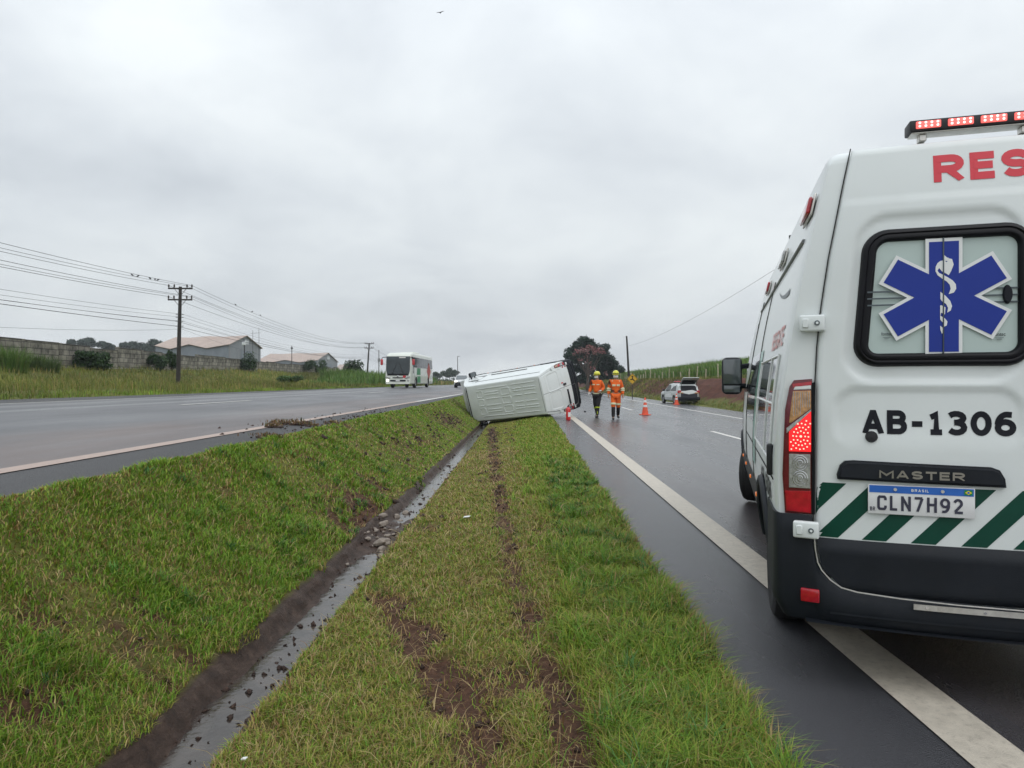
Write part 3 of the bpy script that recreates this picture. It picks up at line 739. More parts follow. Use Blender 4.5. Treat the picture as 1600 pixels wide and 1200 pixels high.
def make_van(root, P, ambulance):
    """P: paint material; parts common to both vans"""
    G = {}
    cut = []
    for xw in (XW_R, XW_F):
        for s in (1, -1):
            c = B(); cyl(c, (xw, s*.66, .37), (xw, s*1.3, .37), .435, n=36); cut.append(c)
    G['body'] = boolean_cut(van_body_bm(), cut, [P, M['black']], 'body', root)
    for xw in (XW_R, XW_F):
        for s in (1, -1): wheel(root, Vector((xw, s*.885, RW)), RW, .215, s, steer=R2(-16) if (ambulance and xw == XW_F) else 0)
    # rear doors
    zs = [.46+(2.49-.46)*j/118 for j in range(119)]
    us = [0, .006, .014, .03]+[.03+.94*(i/52) for i in range(1, 52)]+[.97, .986, .994, 1]
    for s in (1, -1):
        bm = B()
        grid(bm, lambda u, z: (lambda y: Vector((door_x(y, z), s*y, z)))(.005+(yE(z)-.005)*u), 0, 0, us=us, vs_=zs)
        d = obj('rear_door', bm, P, root, smooth=50)
        G['door%d' % s] = d
        bm = B()       # dark shut line beside and between the doors
        tube(bm, [Vector((xr(yE(z)+.006, z)-.004, s*(yE(z)+.006), z)) for z in np.linspace(.5, 2.5, 40)], .003, 6)
        obj('shut_line', bm, M['gap'], d)
    bm = B(); tube(bm, [Vector((xr(0, z)-.006, 0, z)) for z in np.linspace(.47, 2.49, 24)], .005, 6)
    obj('shut_line', bm, M['gap'], root)
    # lower cladding of the doors and the bumper below
    for s in (1, -1):
        bm = B()
        def lc(u, v):
            z = .445+v*(.690-.445); y = .006+(yE(z)-.004-.006)*u
            b_ = .018*min(1, min(v, 1-v)/.12)**.6+.012*sst(.93, .78, v)
            return Vector((xr(y, z)-.014-b_, s*y, z))
        grid(bm, lc, 24, 14)
        obj('lower_cladding', bm, M['plastic'], G['door%d' % s], smooth=45)
        if s == 1 or ambulance:
            bm = B()
            pth = [(.866, .69), (.862, .64), (.852, .58), (.835, .545), (.80, .505), (.755, .475), (.69, .462), (.52, .452), (.3, .446), (.02, .444)]
            tube(bm, [Vector((xr(y, z)-.064, s*y, z)) for y, z in pth], .0035, 6)
            obj('door_edge_trim', bm, M['alu'], G['door%d' % s])
    bm = B()       # bumper: wraps from wheel arch to wheel arch; the corners rise to the lamps
    def bump(u, v):
        # u 0..1 along: left side -> rear -> right side
        a = u*2-1; s = 1 if a < 0 else -1; a = abs(a)
        ztop = float(np.interp(a, [0, .40, .438, .464, .484, .494, .5, .506], [.443, .456, .470, .500, .540, .58, .69, .79]))
        z = .30+(ztop-.30)*v
        prof = .05*math.sin(math.pi*min(1, max(0, v*1.0)))**.5*1.0
        if a <= .58: y = 1.0*a/.58; x = xr(y, z)-.035-prof*.6
        else:
            t = (a-.58)/.42; ang = min(1, t/.3)*math.pi/2
            r = .09
            x = xr(1, z)-.035-prof*.6+r*(1-math.cos(ang))+max(0, t-.3)/.7*.40; y = 1.0+(hw(.6)+.022-1.0)*math.sin(ang)
        y = y*(1-.05*max(0, (.38-z)/.1))
        return Vector((x, s*y, z))
    _h = [0, .1, .2, .3, .36, .40, .42, .438, .452, .464, .474, .484, .494, .5, .506, .52, .55, .58, .61, .64, .67, .70, .75, .8, .9, 1.0]
    grid(bm, bump, 0, 12, us=sorted({round(.5+q*h/2, 5) for h in _h for q in (1, -1)}), vs_=[i/12 for i in range(13)])
    # step tread under the door and a lower lip
    solidify(bm, .012)
    G['bumper'] = obj('bumper', bm, M['plastic'], root, smooth=45)
    bm = B(); grid(bm, lambda u, v: Vector((xr((u*2-1)*.9, .4)-.066+v*.055, (u*2-1)*.9, .300+.012*v)), 16, 2); grid(bm, lambda u, v: Vector((xr((u*2-1)*.8, .4)-.068, (u*2-1)*.8, .352+.01*v)), 16, 1)
    obj('step', bm, M['plastic'], G['bumper'])
    # hinges
    for s in (1, -1):
        for zc_, y0 in ((1.686, .872), (.728, .902)):
            bm = B(); x0 = xr(y0, zc_)-(.03 if zc_ > 1 else .075)
            rot = Matrix.Rotation(-s*math.atan(.085*3*y0*y0), 3, 'Z')
            box(bm, (x0, s*y0, zc_), (.036, .112, .078), rot, .01, 3)
            cyl(bm, Vector((x0, s*(y0-.018), zc_)), Vector((x0-.027, s*(y0-.018), zc_)), .012, n=14, mi=1)
            cyl(bm, Vector((x0, s*(y0-.018), zc_)), Vector((x0-.030, s*(y0-.018), zc_)), .006, n=10, mi=0)
            box(bm, (x0-.010, s*(y0+.030), zc_), (.02, .026, .042), rot, .003, 1)
            obj('hinge', bm, [P, M['greydecal']], root)
    # roof: pressed ribs and drip rails
    def rz_(x, y): return van_zt(x)-.011*(abs(y)/.65)**2
    for y in (-.60, -.42, -.32, -.14, .14, .32, .42, .60):
        for a, b_ in (((.32, 1.0), (1.08, 1.62), (2.36, 3.22)) if abs(y) < .5 else ((.32, 1.62), (1.8, 3.6))):
            bm = B(); tube(bm, [(a, y, rz_(a, y)-.012), (a+.05, y, rz_(a, y)+.004), (b_-.05, y, rz_(b_, y)+.004), (b_, y, rz_(b_, y)-.012)], [.010, .018, .018, .010], 8); obj('roof_rib', bm, P, root)
    for x0, x1 in ((1.74, 2.24), (3.32, 3.66)):
        for yc in (-.37, .37, 0.0):
            bm = B(); lo_ = rrect((x0+x1)/2, yc, (x1-x0)/2, .135, .05, 4); lo_.append(lo_[0])
            tube(bm, [(x, y, rz_(x, y)+.004) for x, y in lo_], .016, 7); obj('roof_rib', bm, P, root)
    if not ambulance: bm = B(); tube(bm, [(.085+xr(y, 2.5)*.4, y, rz_(.1, y)+.001-(.03*max(0, (abs(y)-.62)/.1)**2)) for y in np.linspace(-.69, .69, 25)], .0055, 6); obj('roof_seam', bm, M['gap'], root)
    for s in (1, -1):
        bm = B()
        tube(bm, [(x, s*(van_side(x, 2.12)+.004), 2.12) for x in np.linspace(.28, 3.95, 14)], .011, 6)
        obj('drip_rail', bm, M['greyrail'], root)
    # windscreen and cab windows
    bm = B()
    def ws(u, v):
        x = VL-1.66+v*.66; z = van_zt(x); y = (u*2-1)*(hw(z)*van_wf(x)-.16)
        return Vector((x+.012, y, z+.012-.02*(u*2-1)**4))
    grid(bm, ws, 12, 8); obj('windscreen', bm, M['glass'], root)
    for s in (1, -1):
        bm = B()
        pg = [(VL-2.25, 1.32), (VL-1.2, 1.30), (VL-1.30, 1.55), (VL-1.68, 1.98), (VL-2.25, 2.0)]
        prism(bm, [(x, s*(van_side(x, z)+.006), z) for x, z in pg], (0, -s*.02, 0))
        obj('cab_window', bm, M['glass'], root)
        bm = B(); x = VL-2.32
        tube(bm, [(x, s*(van_side(x, z)+.001), z) for z in np.linspace(.5, 2.2, 12)], .005, 6)
        obj('door_gap', bm, M['gap'], root); bm = B()
        tube(bm, [(VL-1.1, s*(van_side(VL-1.1, z)+.001), z) for z in np.linspace(.5, 1.35, 8)], .005, 6)
        obj('door_gap', bm, M['gap'], root)
        bm = B()     # lower side cladding between the wheels and behind the rear wheel
        for a, b_ in ((XW_R+.46, XW_F-.46),):
            grid(bm, lambda u, v: Vector((a+(b_-a)*u, s*(van_side(a+(b_-a)*u, .42+.25*v)+.003+.016*math.sin(math.pi*min(1, max(.02, v)))**.5), .42+.25*v)), 24, 8)
        obj('side_cladding', bm, M['plastic'], root)
        for xw in (XW_R, XW_F):
            bm = B()
            pts = [(xw+.455*math.cos(a), s*(van_side(xw+.455*math.cos(a), max(.4, .37+.455*math.sin(a)))+.006), .37+.455*math.sin(a)) for a in np.linspace(R2(4), R2(176), 20)]
            tube(bm, pts, .026, 8); obj('arch_trim', bm, M['plastic'], root)
        for x in (1.75, 2.75, 3.75, 4.55):
            bm = B(); box(bm, (x, s*(van_side(x, .62)+.02), .62), (.07, .012, .025), None, .005, 2)
            obj('side_marker', bm, M['orange_marker'], root)
        # mirror
        mx_ = VL-1.5
        bm = B()
        tube(bm, [(mx_, s*.95, 1.60), (mx_-.03, s*1.04, 1.59), (mx_-.06, s*1.1, 1.58)], .03, 10)
        obj('mirror_arm', bm, M['plastic'], root); bm = B()
        tube(bm, [(mx_, s*.98, 1.37), (mx_-.03, s*1.06, 1.375), (mx_-.06, s*1.1, 1.38)], .03, 10)
        arm = obj('mirror_arm', bm, M['plastic'], root)
        bm = B(); box(bm, (mx_-.02, s*1.155, 1.485), (.13, .215, .41), None, .055, 4)
        hs = obj('mirror', bm, M['plastic'], root)
        bm = B(); box(bm, (mx_-.086, s*1.155, 1.53), (.012, .18, .27), None, .005, 2); box(bm, (mx_-.086, s*1.155, 1.34), (.012, .17, .075), None, .005, 2)
        obj('mirror_glass', bm, M['sideglass'], hs)
        # headlamp, simple front
        bm = B(); prism(bm, [(VL-.62, s*.93, 1.12), (VL-.30, s*.83, .98), (VL-.16, s*.68, .84), (VL-.24, s*.78, .78), (VL-.5, s*.94, .86)], (.035, s*.03, .01))
        obj('headlamp', bm, M['lensclear'], root)
    bm = B(); box(bm, (VL-.04, 0, .5), (.12, 1.5, .3), None, .06, 3); obj('front_bumper', bm, M['plastic'], root)
    bm = B()      # underbody
    box(bm, (2.9, 0, .30), (5.6, 1.0, .10), None, .02, 1); cyl(bm, (XW_R, -.85, RW), (XW_R, .85, RW), .05, n=10); cyl(bm, (.2, .35, .27), (3.2, .4, .27), .04, n=10); box(bm, (4.6, 0, .28), (1.2, .9, .22), None, .05, 2)
    obj('underbody', bm, M['black'], root)
    return G

def lamp_poly(pxs): return [RP(*p) for p in pxs]
def lamp_piece(name, yz, m_, parent, s, d0=.0, d1=.02, bevel=.004):
    """lens in the tail lamp: polygon in (y,z), from depth d0 to d1 in front of the corner surface"""
    t = B()
    a = [t.verts.new((xr(y, z)-d1, s*y, z)) for y, z in yz]; b_ = [t.verts.new((xr(y, z)-d0, s*y, z)) for y, z in yz]
    n = len(a); top = t.faces.new(a)
    for i in range(n): t.faces.new((a[i], b_[i], b_[(i+1) % n], a[(i+1) % n]))
    bmesh.ops.recalc_face_normals(t, faces=t.faces)
    if bevel: bmesh.ops.bevel(t, geom=list(top.edges), offset=bevel, segments=2, affect='EDGES')
    return obj(name, t, m_, parent, smooth=50)

def tail_lamp(root, s, lit):
    yz = lamp_poly([(1226, 800), (1222, 740), (1226, 640), (1233, 604), (1240, 594), (1268, 592), (1270, 803)])
    yz = [(min(y, 1.0), z) for y, z in yz]
    h = lamp_piece('tail_lamp', yz, M['lensdark'], root, s, -.03, .028, .008)
    def lp(name, px, m_, d=.034): return lamp_piece(name, lamp_poly(px), m_, h, s, .02, d, .003)
    lp('black_edge', [(1267, 598), (1272, 597), (1272, 802), (1267, 802)], M['seal'])
    lp('red_cap', [(1237, 600), (1267, 596), (1267, 602), (1238, 606)], M['lensred'])
    lp('reflector_bar', [(1241, 603), (1266, 602), (1266, 608), (1239, 609)], M['decalwhite'])
    lp('indicator_lens', [(1238, 611), (1266, 610), (1266, 638), (1235, 660), (1232, 660), (1236, 625)], M['lensamber'])
    lp('brake_lens', [(1232, 674), (1266, 642), (1266, 705), (1232, 704)], M['litred'] if lit else M['lensred'])
    lp('trim_rib', [(1228, 668), (1266, 639), (1266, 642), (1232, 673), (1228, 676)], M['lensclear'], .037)
    lp('reversing_lens', [(1232, 708), (1265, 709), (1265, 762), (1232, 760)], M['lensclear'])
    lp('fog_lens', [(1226, 765), (1266, 766), (1266, 800), (1228, 796)], M['lensred'])
    for k in range(8):       # optic ribs and rings of the clear lenses
        bm = B(); tube(bm, [(xr(y, z)-.0345, s*y, z) for y, z in (RP(1238.5+3.6*k, 612), RP(1238.5+3.6*k, 636 if k > 3 else 650-k))], .0014, 5); obj('lens_rib', bm, M['lensclear'], h)
    for cx, cyy in ((1249, 722), (1249, 746)):
        for rr in (4, 8, 11.5):
            bm = B(); pts = [RP(cx+rr*math.cos(a), cyy+rr*math.sin(a)) for a in np.linspace(0, 2*math.pi, 17)]; tube(bm, [(xr(y, z)-.0345, s*y, z) for y, z in pts], .0022, 5); obj('lens_ring', bm, M['chrome'], h)
    if lit:
        bm = B()
        for r_, n_ in ((0, 1), (8, 8), (14, 14), (20, 18), (26, 20)):
            for k in range(n_):
                a = 2*math.pi*k/max(1, n_)+r_*.1; px, py = 1250+r_*.85*math.cos(a), 681+r_*math.sin(a)
                if not (1234 < px < 1265 and py < 702 and py > 674-(px-1232)*.93): continue
                y, z = RP(px, py); cyl(bm, (xr(y, z)-.033, s*y, z), (xr(y, z)-.0365, s*y, z), .0038 if r_ else .006, n=6)
        obj('led_dots', bm, M['litdot'], h, smooth=0)
    return h

def frame_ring(bm, path, wd, ht, surf):
    """rubber section swept round a closed (y,z) path; surf(y,z)->x"""
    n = len(path); rings = []
    for i, (y, z) in enumerate(path):
        y0, z0 = path[i-1]; y1, z1 = path[(i+1) % n]; t = Vector((y1-y0, z1-z0)).normalized(); nn = Vector((t.y, -t.x))
        ring = []
        for a, h in ((-.5, 0), (-.46, .55), (-.34, .9), (-.2, 1.0), (.05, .8), (.15, .95), (.3, .85), (.44, .5), (.5, 0)):
            yy, zz = y+nn.x*a*wd, z+nn.y*a*wd; ring.append(Vector((surf(yy, zz)-h*ht, yy, zz)))
        rings.append(ring)
    vs_ = [[bm.verts.new(p) for p in r] for r in rings]; m_ = len(rings[0])
    for i in range(n):
        a, b_ = vs_[i], vs_[(i+1) % n]
        for k in range(m_-1): bm.faces.new((a[k], a[k+1], b_[k+1], b_[k]))

def flatpoly(name, pts, x, m_, parent, th=.0):
    bm = B(); v = [bm.verts.new((x, y, z)) for y, z in pts]; f = bm.faces.new(v); bmesh.ops.triangulate(bm, faces=[f])
    return obj(name, bm, m_, parent, smooth=0)

# ================================================================== AMBULANCE
amb = empty('ambulance', AMB_O, math.atan2(AMB_F.y, AMB_F.x), 'large white rescue ambulance van with blue star window and green striped tail', 'ambulance')
AG = make_van(amb, M['paint'], True)
for s in (1, -1): tail_lamp(amb, s, True)
D1, D2 = AG['door1'], AG['door-1']
WIN = [(.668, 1.50), (.612, 2.10), (.02, 2.10), (.02, 1.485)]
def win_path(grow):
    # rounded quadrilateral: left edge leans with the door
    y1b, y1t, y0, z0, z1, r = .672+grow, .628+grow, .028-grow, 1.512-grow, 2.073+grow, .075+grow
    pts = []
    def yl(z): return y1b+(y1t-y1b)*(z-z0)/(z1-z0)
    for k in range(9):
        a = R2(90*k/8); z = z1-r+r*math.sin(a); pts.append((yl(z)-r+r*math.cos(a), z))
    for k in range(9):
        a = R2(90+90*k/8); pts.append((y0+r+r*math.cos(a), z1-r+r*math.sin(a)))
    for k in range(9):
        a = R2(180+90*k/8); pts.append((y0+r+r*math.cos(a), z0+r+r*math.sin(a)))
    for k in range(9):
        a = R2(270+90*k/8); z = z0+r+r*math.sin(a); pts.append((yl(z)-r+r*math.cos(a), z))
    return pts
GXW = xr(.34, 1.8)-.0150         # plane of the window glass
for s, D in ((1, D1), (-1, D2)):
    pth = win_path(0)
    bm = B(); frame_ring(bm, pth, .062, .034, lambda y, z: xr(y, z)-.001)
    for v in bm.verts: v.co.y *= s
    obj('window_frame', bm, M['seal'], D, smooth=60)
    bm = B(); inn = win_path(-.012); f = bm.faces.new([bm.verts.new((xr(y, z)*.5+.5*xr(.34, 1.8)-.0095, s*y, z)) for y, z in inn])
    gl = obj('window_pane', bm, M['frost'], D, smooth=0)
    if s == 1:
        # sliding pane edge in front of the fixed one
        bm = B(); box(bm, (GXW-.004, .3425, 1.793), (.012, .005, .51), None, .0015, 1); obj('pane_edge', bm, M['greydecal'], D)
        for dz in (-.03, 0, .03):
            for a, b_ in ((.645, .46), (.22, .05)):
                bm = B(); box(bm, (GXW-.0005, (a+b_)/2, 1.788+dz), (.002, a-b_, .007)); obj('window_stripe', bm, M['greydecal'], D)
        # star of life
        cy, cz = .340, 1.788
        def star(a, l):
            p = []
            for k in range(6):
                th = R2(90-60*k); c, sn = math.cos(th), math.sin(th)
                for q in (1, -1): p.append((cy-(l*c-q*a*sn), cz+(l*sn+q*a*c)))
                t2 = th-R2(30); p.append((cy-2*a*math.cos(t2), cz+2*a*math.sin(t2)))
            return p
        bm = B(); prism(bm, [(GXW-.001, y, z) for y, z in star(.072, .258)], (-.0015, 0, 0)); stw = obj('star_border', bm, M['decalwhite'], D, smooth=0)
        bm = B(); prism(bm, [(GXW-.003, y, z) for y, z in star(.058, .243)], (-.0015, 0, 0)); stb = obj('star_of_life', bm, M['blue'], D, smooth=0)
        # staff-and-snake emblem in white
        K = lambda c: [(lambda q: (q[0], q[1]))(RP(1320+x/5, 340+y/5)) for x, y in c]
        snake = [[(735, 345), (760, 340), (785, 355), (800, 325), (825, 330), (838, 372), (820, 420), (800, 455), (775, 440), (745, 425), (725, 400), (712, 420), (725, 440), (740, 445), (790, 470), (830, 495), (855, 525), (858, 560), (840, 590), (800, 602), (815, 560), (808, 530), (785, 505), (745, 480), (712, 455), (696, 425), (698, 390), (712, 362)],
                 [(755, 345), (765, 300), (785, 318), (800, 322), (790, 345)],
                 [(735, 585), (775, 615), (812, 655), (826, 695), (815, 730), (788, 746), (795, 710), (780, 680), (745, 655), (735, 640)],
                 [(733, 690), (745, 690), (775, 705), (770, 760), (740, 745), (735, 770), (770, 790), (790, 815), (785, 845), (765, 855), (760, 830), (733, 800)],
                 [(733, 848), (752, 862), (757, 890), (748, 912), (735, 880)]]
        bm = B()
        for sp in snake: prism(bm, [(GXW-.0055, y, z) for y, z in K(sp)], (-.001, 0, 0))
        obj('snake_emblem', bm, M['decalwhite'], stb, smooth=0)
        bm = B(); cyl(bm, (GXW-.002, .098, 1.79), (GXW-.016, .098, 1.79), .022, .018, 20)
        for v in bm.verts: v.co.z = 1.79+(v.co.z-1.79)*1.9; v.co.y = .098+(v.co.y-.098)*.85
        obj('latch', bm, M['dark_letter'], D)
        for px in (1383, 1560):
            y, z = RP(px, 523)
            text_on('maker_mark', 'fontec', lambda u, v: Vector((GXW-.002, y+.022-.044*u, z-.006+.016*v)), M['dark_letter'], D, .01)
            bm = B(); box(bm, (GXW-.001, y, z-.014), (.002, .03, .002)); box(bm, (GXW-.001, y, z-.02), (.002, .018, .002)); obj('maker_line', bm, M['greydecal'], D)
# RESGATE over both doors, AB-1306 below
def door_text(name, s, y0, y1, z0, z1, m_, bold, parent):
    return stroke_text(name, s, lambda u, v: (lambda y, z: Vector((door_x(y, z)-.002, y, z)))(y0+(y1-y0)*u, z0+(z1-z0)*v), m_, parent, *bold)
door_text('lettering', 'RES', .372, -.022+.02, 2.300, 2.424, M['red_letter'], (.27, .14, 1.0), D1)
door_text('lettering', 'GATE', -.03, -.50, 2.300, 2.424, M['red_letter'], (.27, .14, 1.0), D2)
door_text('lettering', 'AB-1306', .662, .062, 1.177, 1.285, M['dark_letter'], (.235, .11, .80), D1)
bm = B(); y, z = .624, 1.163
lathe(bm, [(.026, 0), (.026, .008), (.022, .016), (.0, .018)], 20, Matrix.Translation((door_x(y, z)+.003, y, z)) @ Matrix.Rotation(R2(-90), 4, 'Y'))
obj('rear_camera', bm, M['black'], D1)
# diagonal green stripes
def stripes(s, D):
    for yb in [.86+.196*k for k in range(3, -7, -1)]:
        bm = B(); ok = False
        z0, z1 = .692, .945
        rows = []
        for j in range(11):
            z = z0+(z1-z0)*j/10; a = yb-.98*(z-z0)*.93; b_ = a-.098
            a = min(a, yE(z)-.004); b_ = min(b_, yE(z)-.004); a = max(a, .012); b_ = max(b_, .012)
            rows.append((z, a, b_))
            if a-b_ > .004: ok = True
        if not ok: bm.free(); continue
        grid(bm, lambda u, v: (lambda r: (lambda y: Vector((door_x(y, r[0])-.0015, s*y, r[0])))(r[1]+(r[2]-r[1])*u))(rows[int(round(v*10))]), 5, 10)
        bmesh.ops.remove_doubles(bm, verts=bm.verts, dist=1e-4)
        obj('green_stripe', bm, M['green_decal'], D, smooth=60)
stripes(1, D1); stripes(-1, D2)
# plate garnish and number plate
bm = B(); pts = [(.765, .965), (.768, .985), (.755, 1.03), (.735, 1.05), (.70, 1.054), (.16, 1.043), (.132, 1.032), (.112, .995), (.108, .958), (.44, .962)]
bmx = B(); a = [bmx.verts.new((door_x(y, z)+.004, y, z)) for y, z in pts]; top = bmx.faces.new(a)
ret = bmesh.ops.extrude_face_region(bmx, geom=[top]); nv = [g for g in ret['geom'] if isinstance(g, bmesh.types.BMVert)]
for v in nv: v.co.x -= .036
tf = [f for f in bmx.faces if all(v in nv for v in f.verts)]
bmesh.ops.bevel(bmx, geom=list({e_ for f in tf for e_ in f.edges}), offset=.012, segments=3, affect='EDGES')
gar = obj('plate_garnish', bmx, M['plastic'], D1, smooth=50)
stroke_text('lettering', 'MASTER', lambda u, v: (lambda y, z: Vector((door_x(y, z)-.0345, y, z)))(.600-.335*u, .982+.036*v), M['badge'], gar, .24, .3, 1.35)
bm = B()
px_, pz_, pyc = xr(.433, .885)-.028, .884, .433
ptilt = Matrix.Rotation(-math.atan(.085*3*.433**2), 3, 'Z')
PM = Matrix.Translation((px_, pyc, pz_)) @ ptilt.to_4x4()
def plbox(c, sz, m_, name, par, bev=.0):
    bm = B(); box(bm, c, sz, None, bev, 2)
    for v in bm.verts: v.co = PM @ v.co
    return obj(name, bm, m_, par)
pl = plbox((0, 0, 0), (.006, .418, .132), M['platewhite'], 'number_plate', D1, .0025)
plbox((-.0035, 0, .0465), (.002, .408, .032), M['plateblue'], 'blue_band', pl)
for yy in (.10, -.085):
    bm = B(); cyl(bm, PM @ Vector((-.003, yy, .047)), PM @ Vector((-.010, yy, .047)), .007, n=12); obj('screw', bm, M['alu'], pl)
def pltext(s, y0, y1, z0, z1, m_, bold):
    stroke_text('lettering', s, lambda u, v: PM @ Vector((-.0053, y0+(y1-y0)*u, z0+(z1-z0)*v)), m_, pl, *bold)
pltext('CLN7H92', .172, -.165, -.048, .018, M['plategrey'], (.17, .2, .62))
pltext('BRASIL', .036, -.032, .040, .052, M['decalwhite'], (.22, .35, .9))
pltext('BR', .201, .180, -.052, -.034, M['plategrey'], (.17, .2, .6))
plbox((-.0055, -.183, .0465), (.002, .03, .021), M['flaggreen'], 'flag', pl)
bm = B(); prism(bm, [PM @ Vector((-.0068, -.183+a, .0465+b_)) for a, b_ in ((.013, 0), (0, .009), (-.013, 0), (0, -.009))], (-.0006, 0, 0)); obj('flag_diamond', bm, M['flagyellow'], pl)
bm = B(); cyl(bm, PM @ Vector((-.0072, -.183, .0465)), PM @ Vector((-.0080, -.183, .0465)), .005, n=12); obj('flag_disc', bm, M['plateblue'], pl)
# bumper furniture
for s in (1, -1):
    bm = B(); box(bm, (xr(.885, .425)-.072, s*.885, .425), (.014, .082, .062), Matrix.Rotation(-s*.22, 3, 'Z'), .006, 2); obj('reflector', bm, M['lensred'], AG['bumper'])
bm = B(); grid(bm, lambda u, v: Vector((xr(.47-.94*u, .43)-.079, .47-.94*u, .438-.018*u*0-.024*v)), 14, 1); solidify(bm, .006); obj('metal_strip', bm, M['alu'], AG['bumper'])
for y in (.42, .2, 0, -.2, -.42):
    bm = B(); cyl(bm, (xr(y, .43)-.078, y, .426), (xr(y, .43)-.084, y, .426), .006, n=8); obj('rivet', bm, M['chrome'], AG['bumper'])
# light bar over the rear doors
bm = B(); box(bm, (.10, 0, 2.573), (.10, .92, .05), None, .006, 2)
lb = obj('light_bar', bm, M['black'], amb)
bm = B(); box(bm, (.10, 0, 2.543), (.08, .90, .008), None, .003, 1)
for y in (.4, 0, -.4): box(bm, (.1, y, 2.524), (.05, .03, .03), None, .003, 1)
obj('light_bar_base', bm, M['alu'], lb)
for k in range(7):
    y = .385-.128*k
    bm = B(); box(bm, (.048, y, 2.573), (.012, .1, .032), None, .004, 2); md = obj('led_module', bm, M['ledred'], lb)
    bm = B()
    for q in range(4):
        for r_ in (-.007, .008): cyl(bm, (.043, y+.036-.024*q, 2.573+r_), (.0405, y+.036-.024*q, 2.573+r_), .0055, n=8)
    obj('led', bm, M['ledhot'], md, smooth=0)
# roof edge lamps, gutter, side livery
for s in (1, -1):
    for x, mt, ln in ((.30, 'lensred', .30), (1.75, 'lensclear', .34), (3.3, 'lensred', .30)):
        bm = B(); z = 2.27; y = van_side(x, z)
        box(bm, (x, s*(y+.010), z), (ln+.03, .012, .11), Matrix.Rotation(s*R2(12), 3, 'X'), .008, 2)
        fl = obj('flasher', bm, M['alu'], amb)
        bm = B(); box(bm, (x, s*(y+.026), z), (ln, .02, .085), Matrix.Rotation(s*R2(12), 3, 'X'), .012, 3); obj('lens', bm, M[mt], fl)
    bm = B(); tube(bm, [(3.9, s*.62, 2.5), (3.9, s*.62, 2.86)], .012, 8); obj('antenna', bm, M['black'], amb)
    # long side window band in a light frame
    def sd(x, z, off): return Vector((x, s*van_side(x, z, off), z))
    bm = B(); grid(bm, lambda u, v: sd(.42+1.45*u, 1.02+.52*v, .006), 14, 8); sw = obj('side_window', bm, M['sideglass'], amb)
    bm = B()
    for zz in (1.01, 1.30, 1.55): tube(bm, [sd(x, zz, .008) for x in np.linspace(.38, 1.9, 8)], .006, 6)
    for xx in (.38, .85, 1.9): tube(bm, [sd(xx, z_, .008) for z_ in np.linspace(1.0, 1.56, 8)], .006, 6)
    obj('window_trim', bm, M['decalwhite'], sw)
    bm = B(); grid(bm, lambda u, v: sd(2.0+.35*u, .80+.85*v, .004), 4, 10); obj('green_panel', bm, M['green_light'], amb)
    bm = B(); grid(bm, lambda u, v: sd(2.42+1.3*u, 1.1+.55*v, .004), 10, 8); obj('sliding_window', bm, M['sideglass'], amb)
    for xx in (2.38, 3.84):
        bm = B(); tube(bm, [sd(xx, z_, .001) for z_ in np.linspace(.5, 2.2, 12)], .005, 6); obj('panel_gap', bm, M['gap'], amb)
    bm = B()
    tube(bm, [sd(x, .93, .001) for x in np.linspace(.2, 3.8, 12)], .005, 6); obj('panel_gap', bm, M['gap'], amb)
    if s == 1: fnt = lambda x0, x1, z0, z1: (lambda u, v: sd(x0+(x1-x0)*u, z0+(z1-z0)*v, .0035))
    else: fnt = lambda x0, x1, z0, z1: (lambda u, v: sd(x1+(x0-x1)*u, z0+(z1-z0)*v, .0035))
    text_on('lettering', 'AB-1306', fnt(1.25, .35, .80, .90), M['dark_letter'], amb, .03) if s == 1 else text_on('lettering', 'AB-1306', fnt(1.25, .35, .80, .90), M['dark_letter'], amb, .03)
    text_on('lettering', 'RESGATE', fnt(1.15, .35, 1.60, 1.71), M['pale_red'], amb, .02)
    bm = B(); grid(bm, lambda u, v: sd(.5+1.0*u, 1.88+.035*v*(1-u)+.14*u*u, .0035), 10, 2); obj('livery_flash', bm, M['greydecal'], amb)
    bm = B(); x = .28; box(bm, (x, s*(van_side(x, 1.0)+.012), 1.02), (.05, .03, .16), None, .012, 3); obj('door_stop', bm, M['black'], amb)
# ------------------------------------------------------------------ grass, cane, leaves
M['grass'] = leafmat('grass_blades', .6, .3); M['leaf'] = leafmat('leaves', .5, .25)

def blades(name, X, Y, Z, h, wd, col, lean=.5, az=None, seg2=True, kind='stuff', label=None, cat=None, parent=None, mat_='grass'):
    n = len(X); az = rng.random(n)*2*np.pi if az is None else az
    dx, dy = np.cos(az), np.sin(az); px, py = -dy, dx
    ln = lean*(.3+rng.random(n)*1.1)
    b = np.stack([X, Y, Z], -1)
    d = np.stack([dx, dy, np.zeros(n)], -1); p = np.stack([px, py, np.zeros(n)], -1)
    up = np.zeros((n, 3)); up[:, 2] = 1
    hh = h[:, None]; w_ = (wd/2)[:, None]; l_ = ln[:, None]
    m = b+up*hh*.58+d*hh*l_*.35; tip = b+up*hh*(1-.25*np.minimum(l_, 1.4))+d*hh*l_
    v = np.stack([b-p*w_, b+p*w_, m+p*w_*.8, m-p*w_*.8, tip], 1).reshape(-1, 3)
    i = np.arange(n)[:, None]*5
    f4 = i+np.array([[0, 1, 2, 3]]); f3 = i+np.array([[3, 2, 4]])
    c = np.repeat(col, 5, 0)
    o = npobj(name, v, f4, f3, M[mat_], parent, col=c)
    tag(o, label, cat, kind=kind)
    return o

def pick(n, table, wts):
    t = np.array(table); k = rng.choice(len(t), n, p=np.array(wts)/sum(wts))
    return t[k]*(0.75+.5*rng.random((n, 1)))

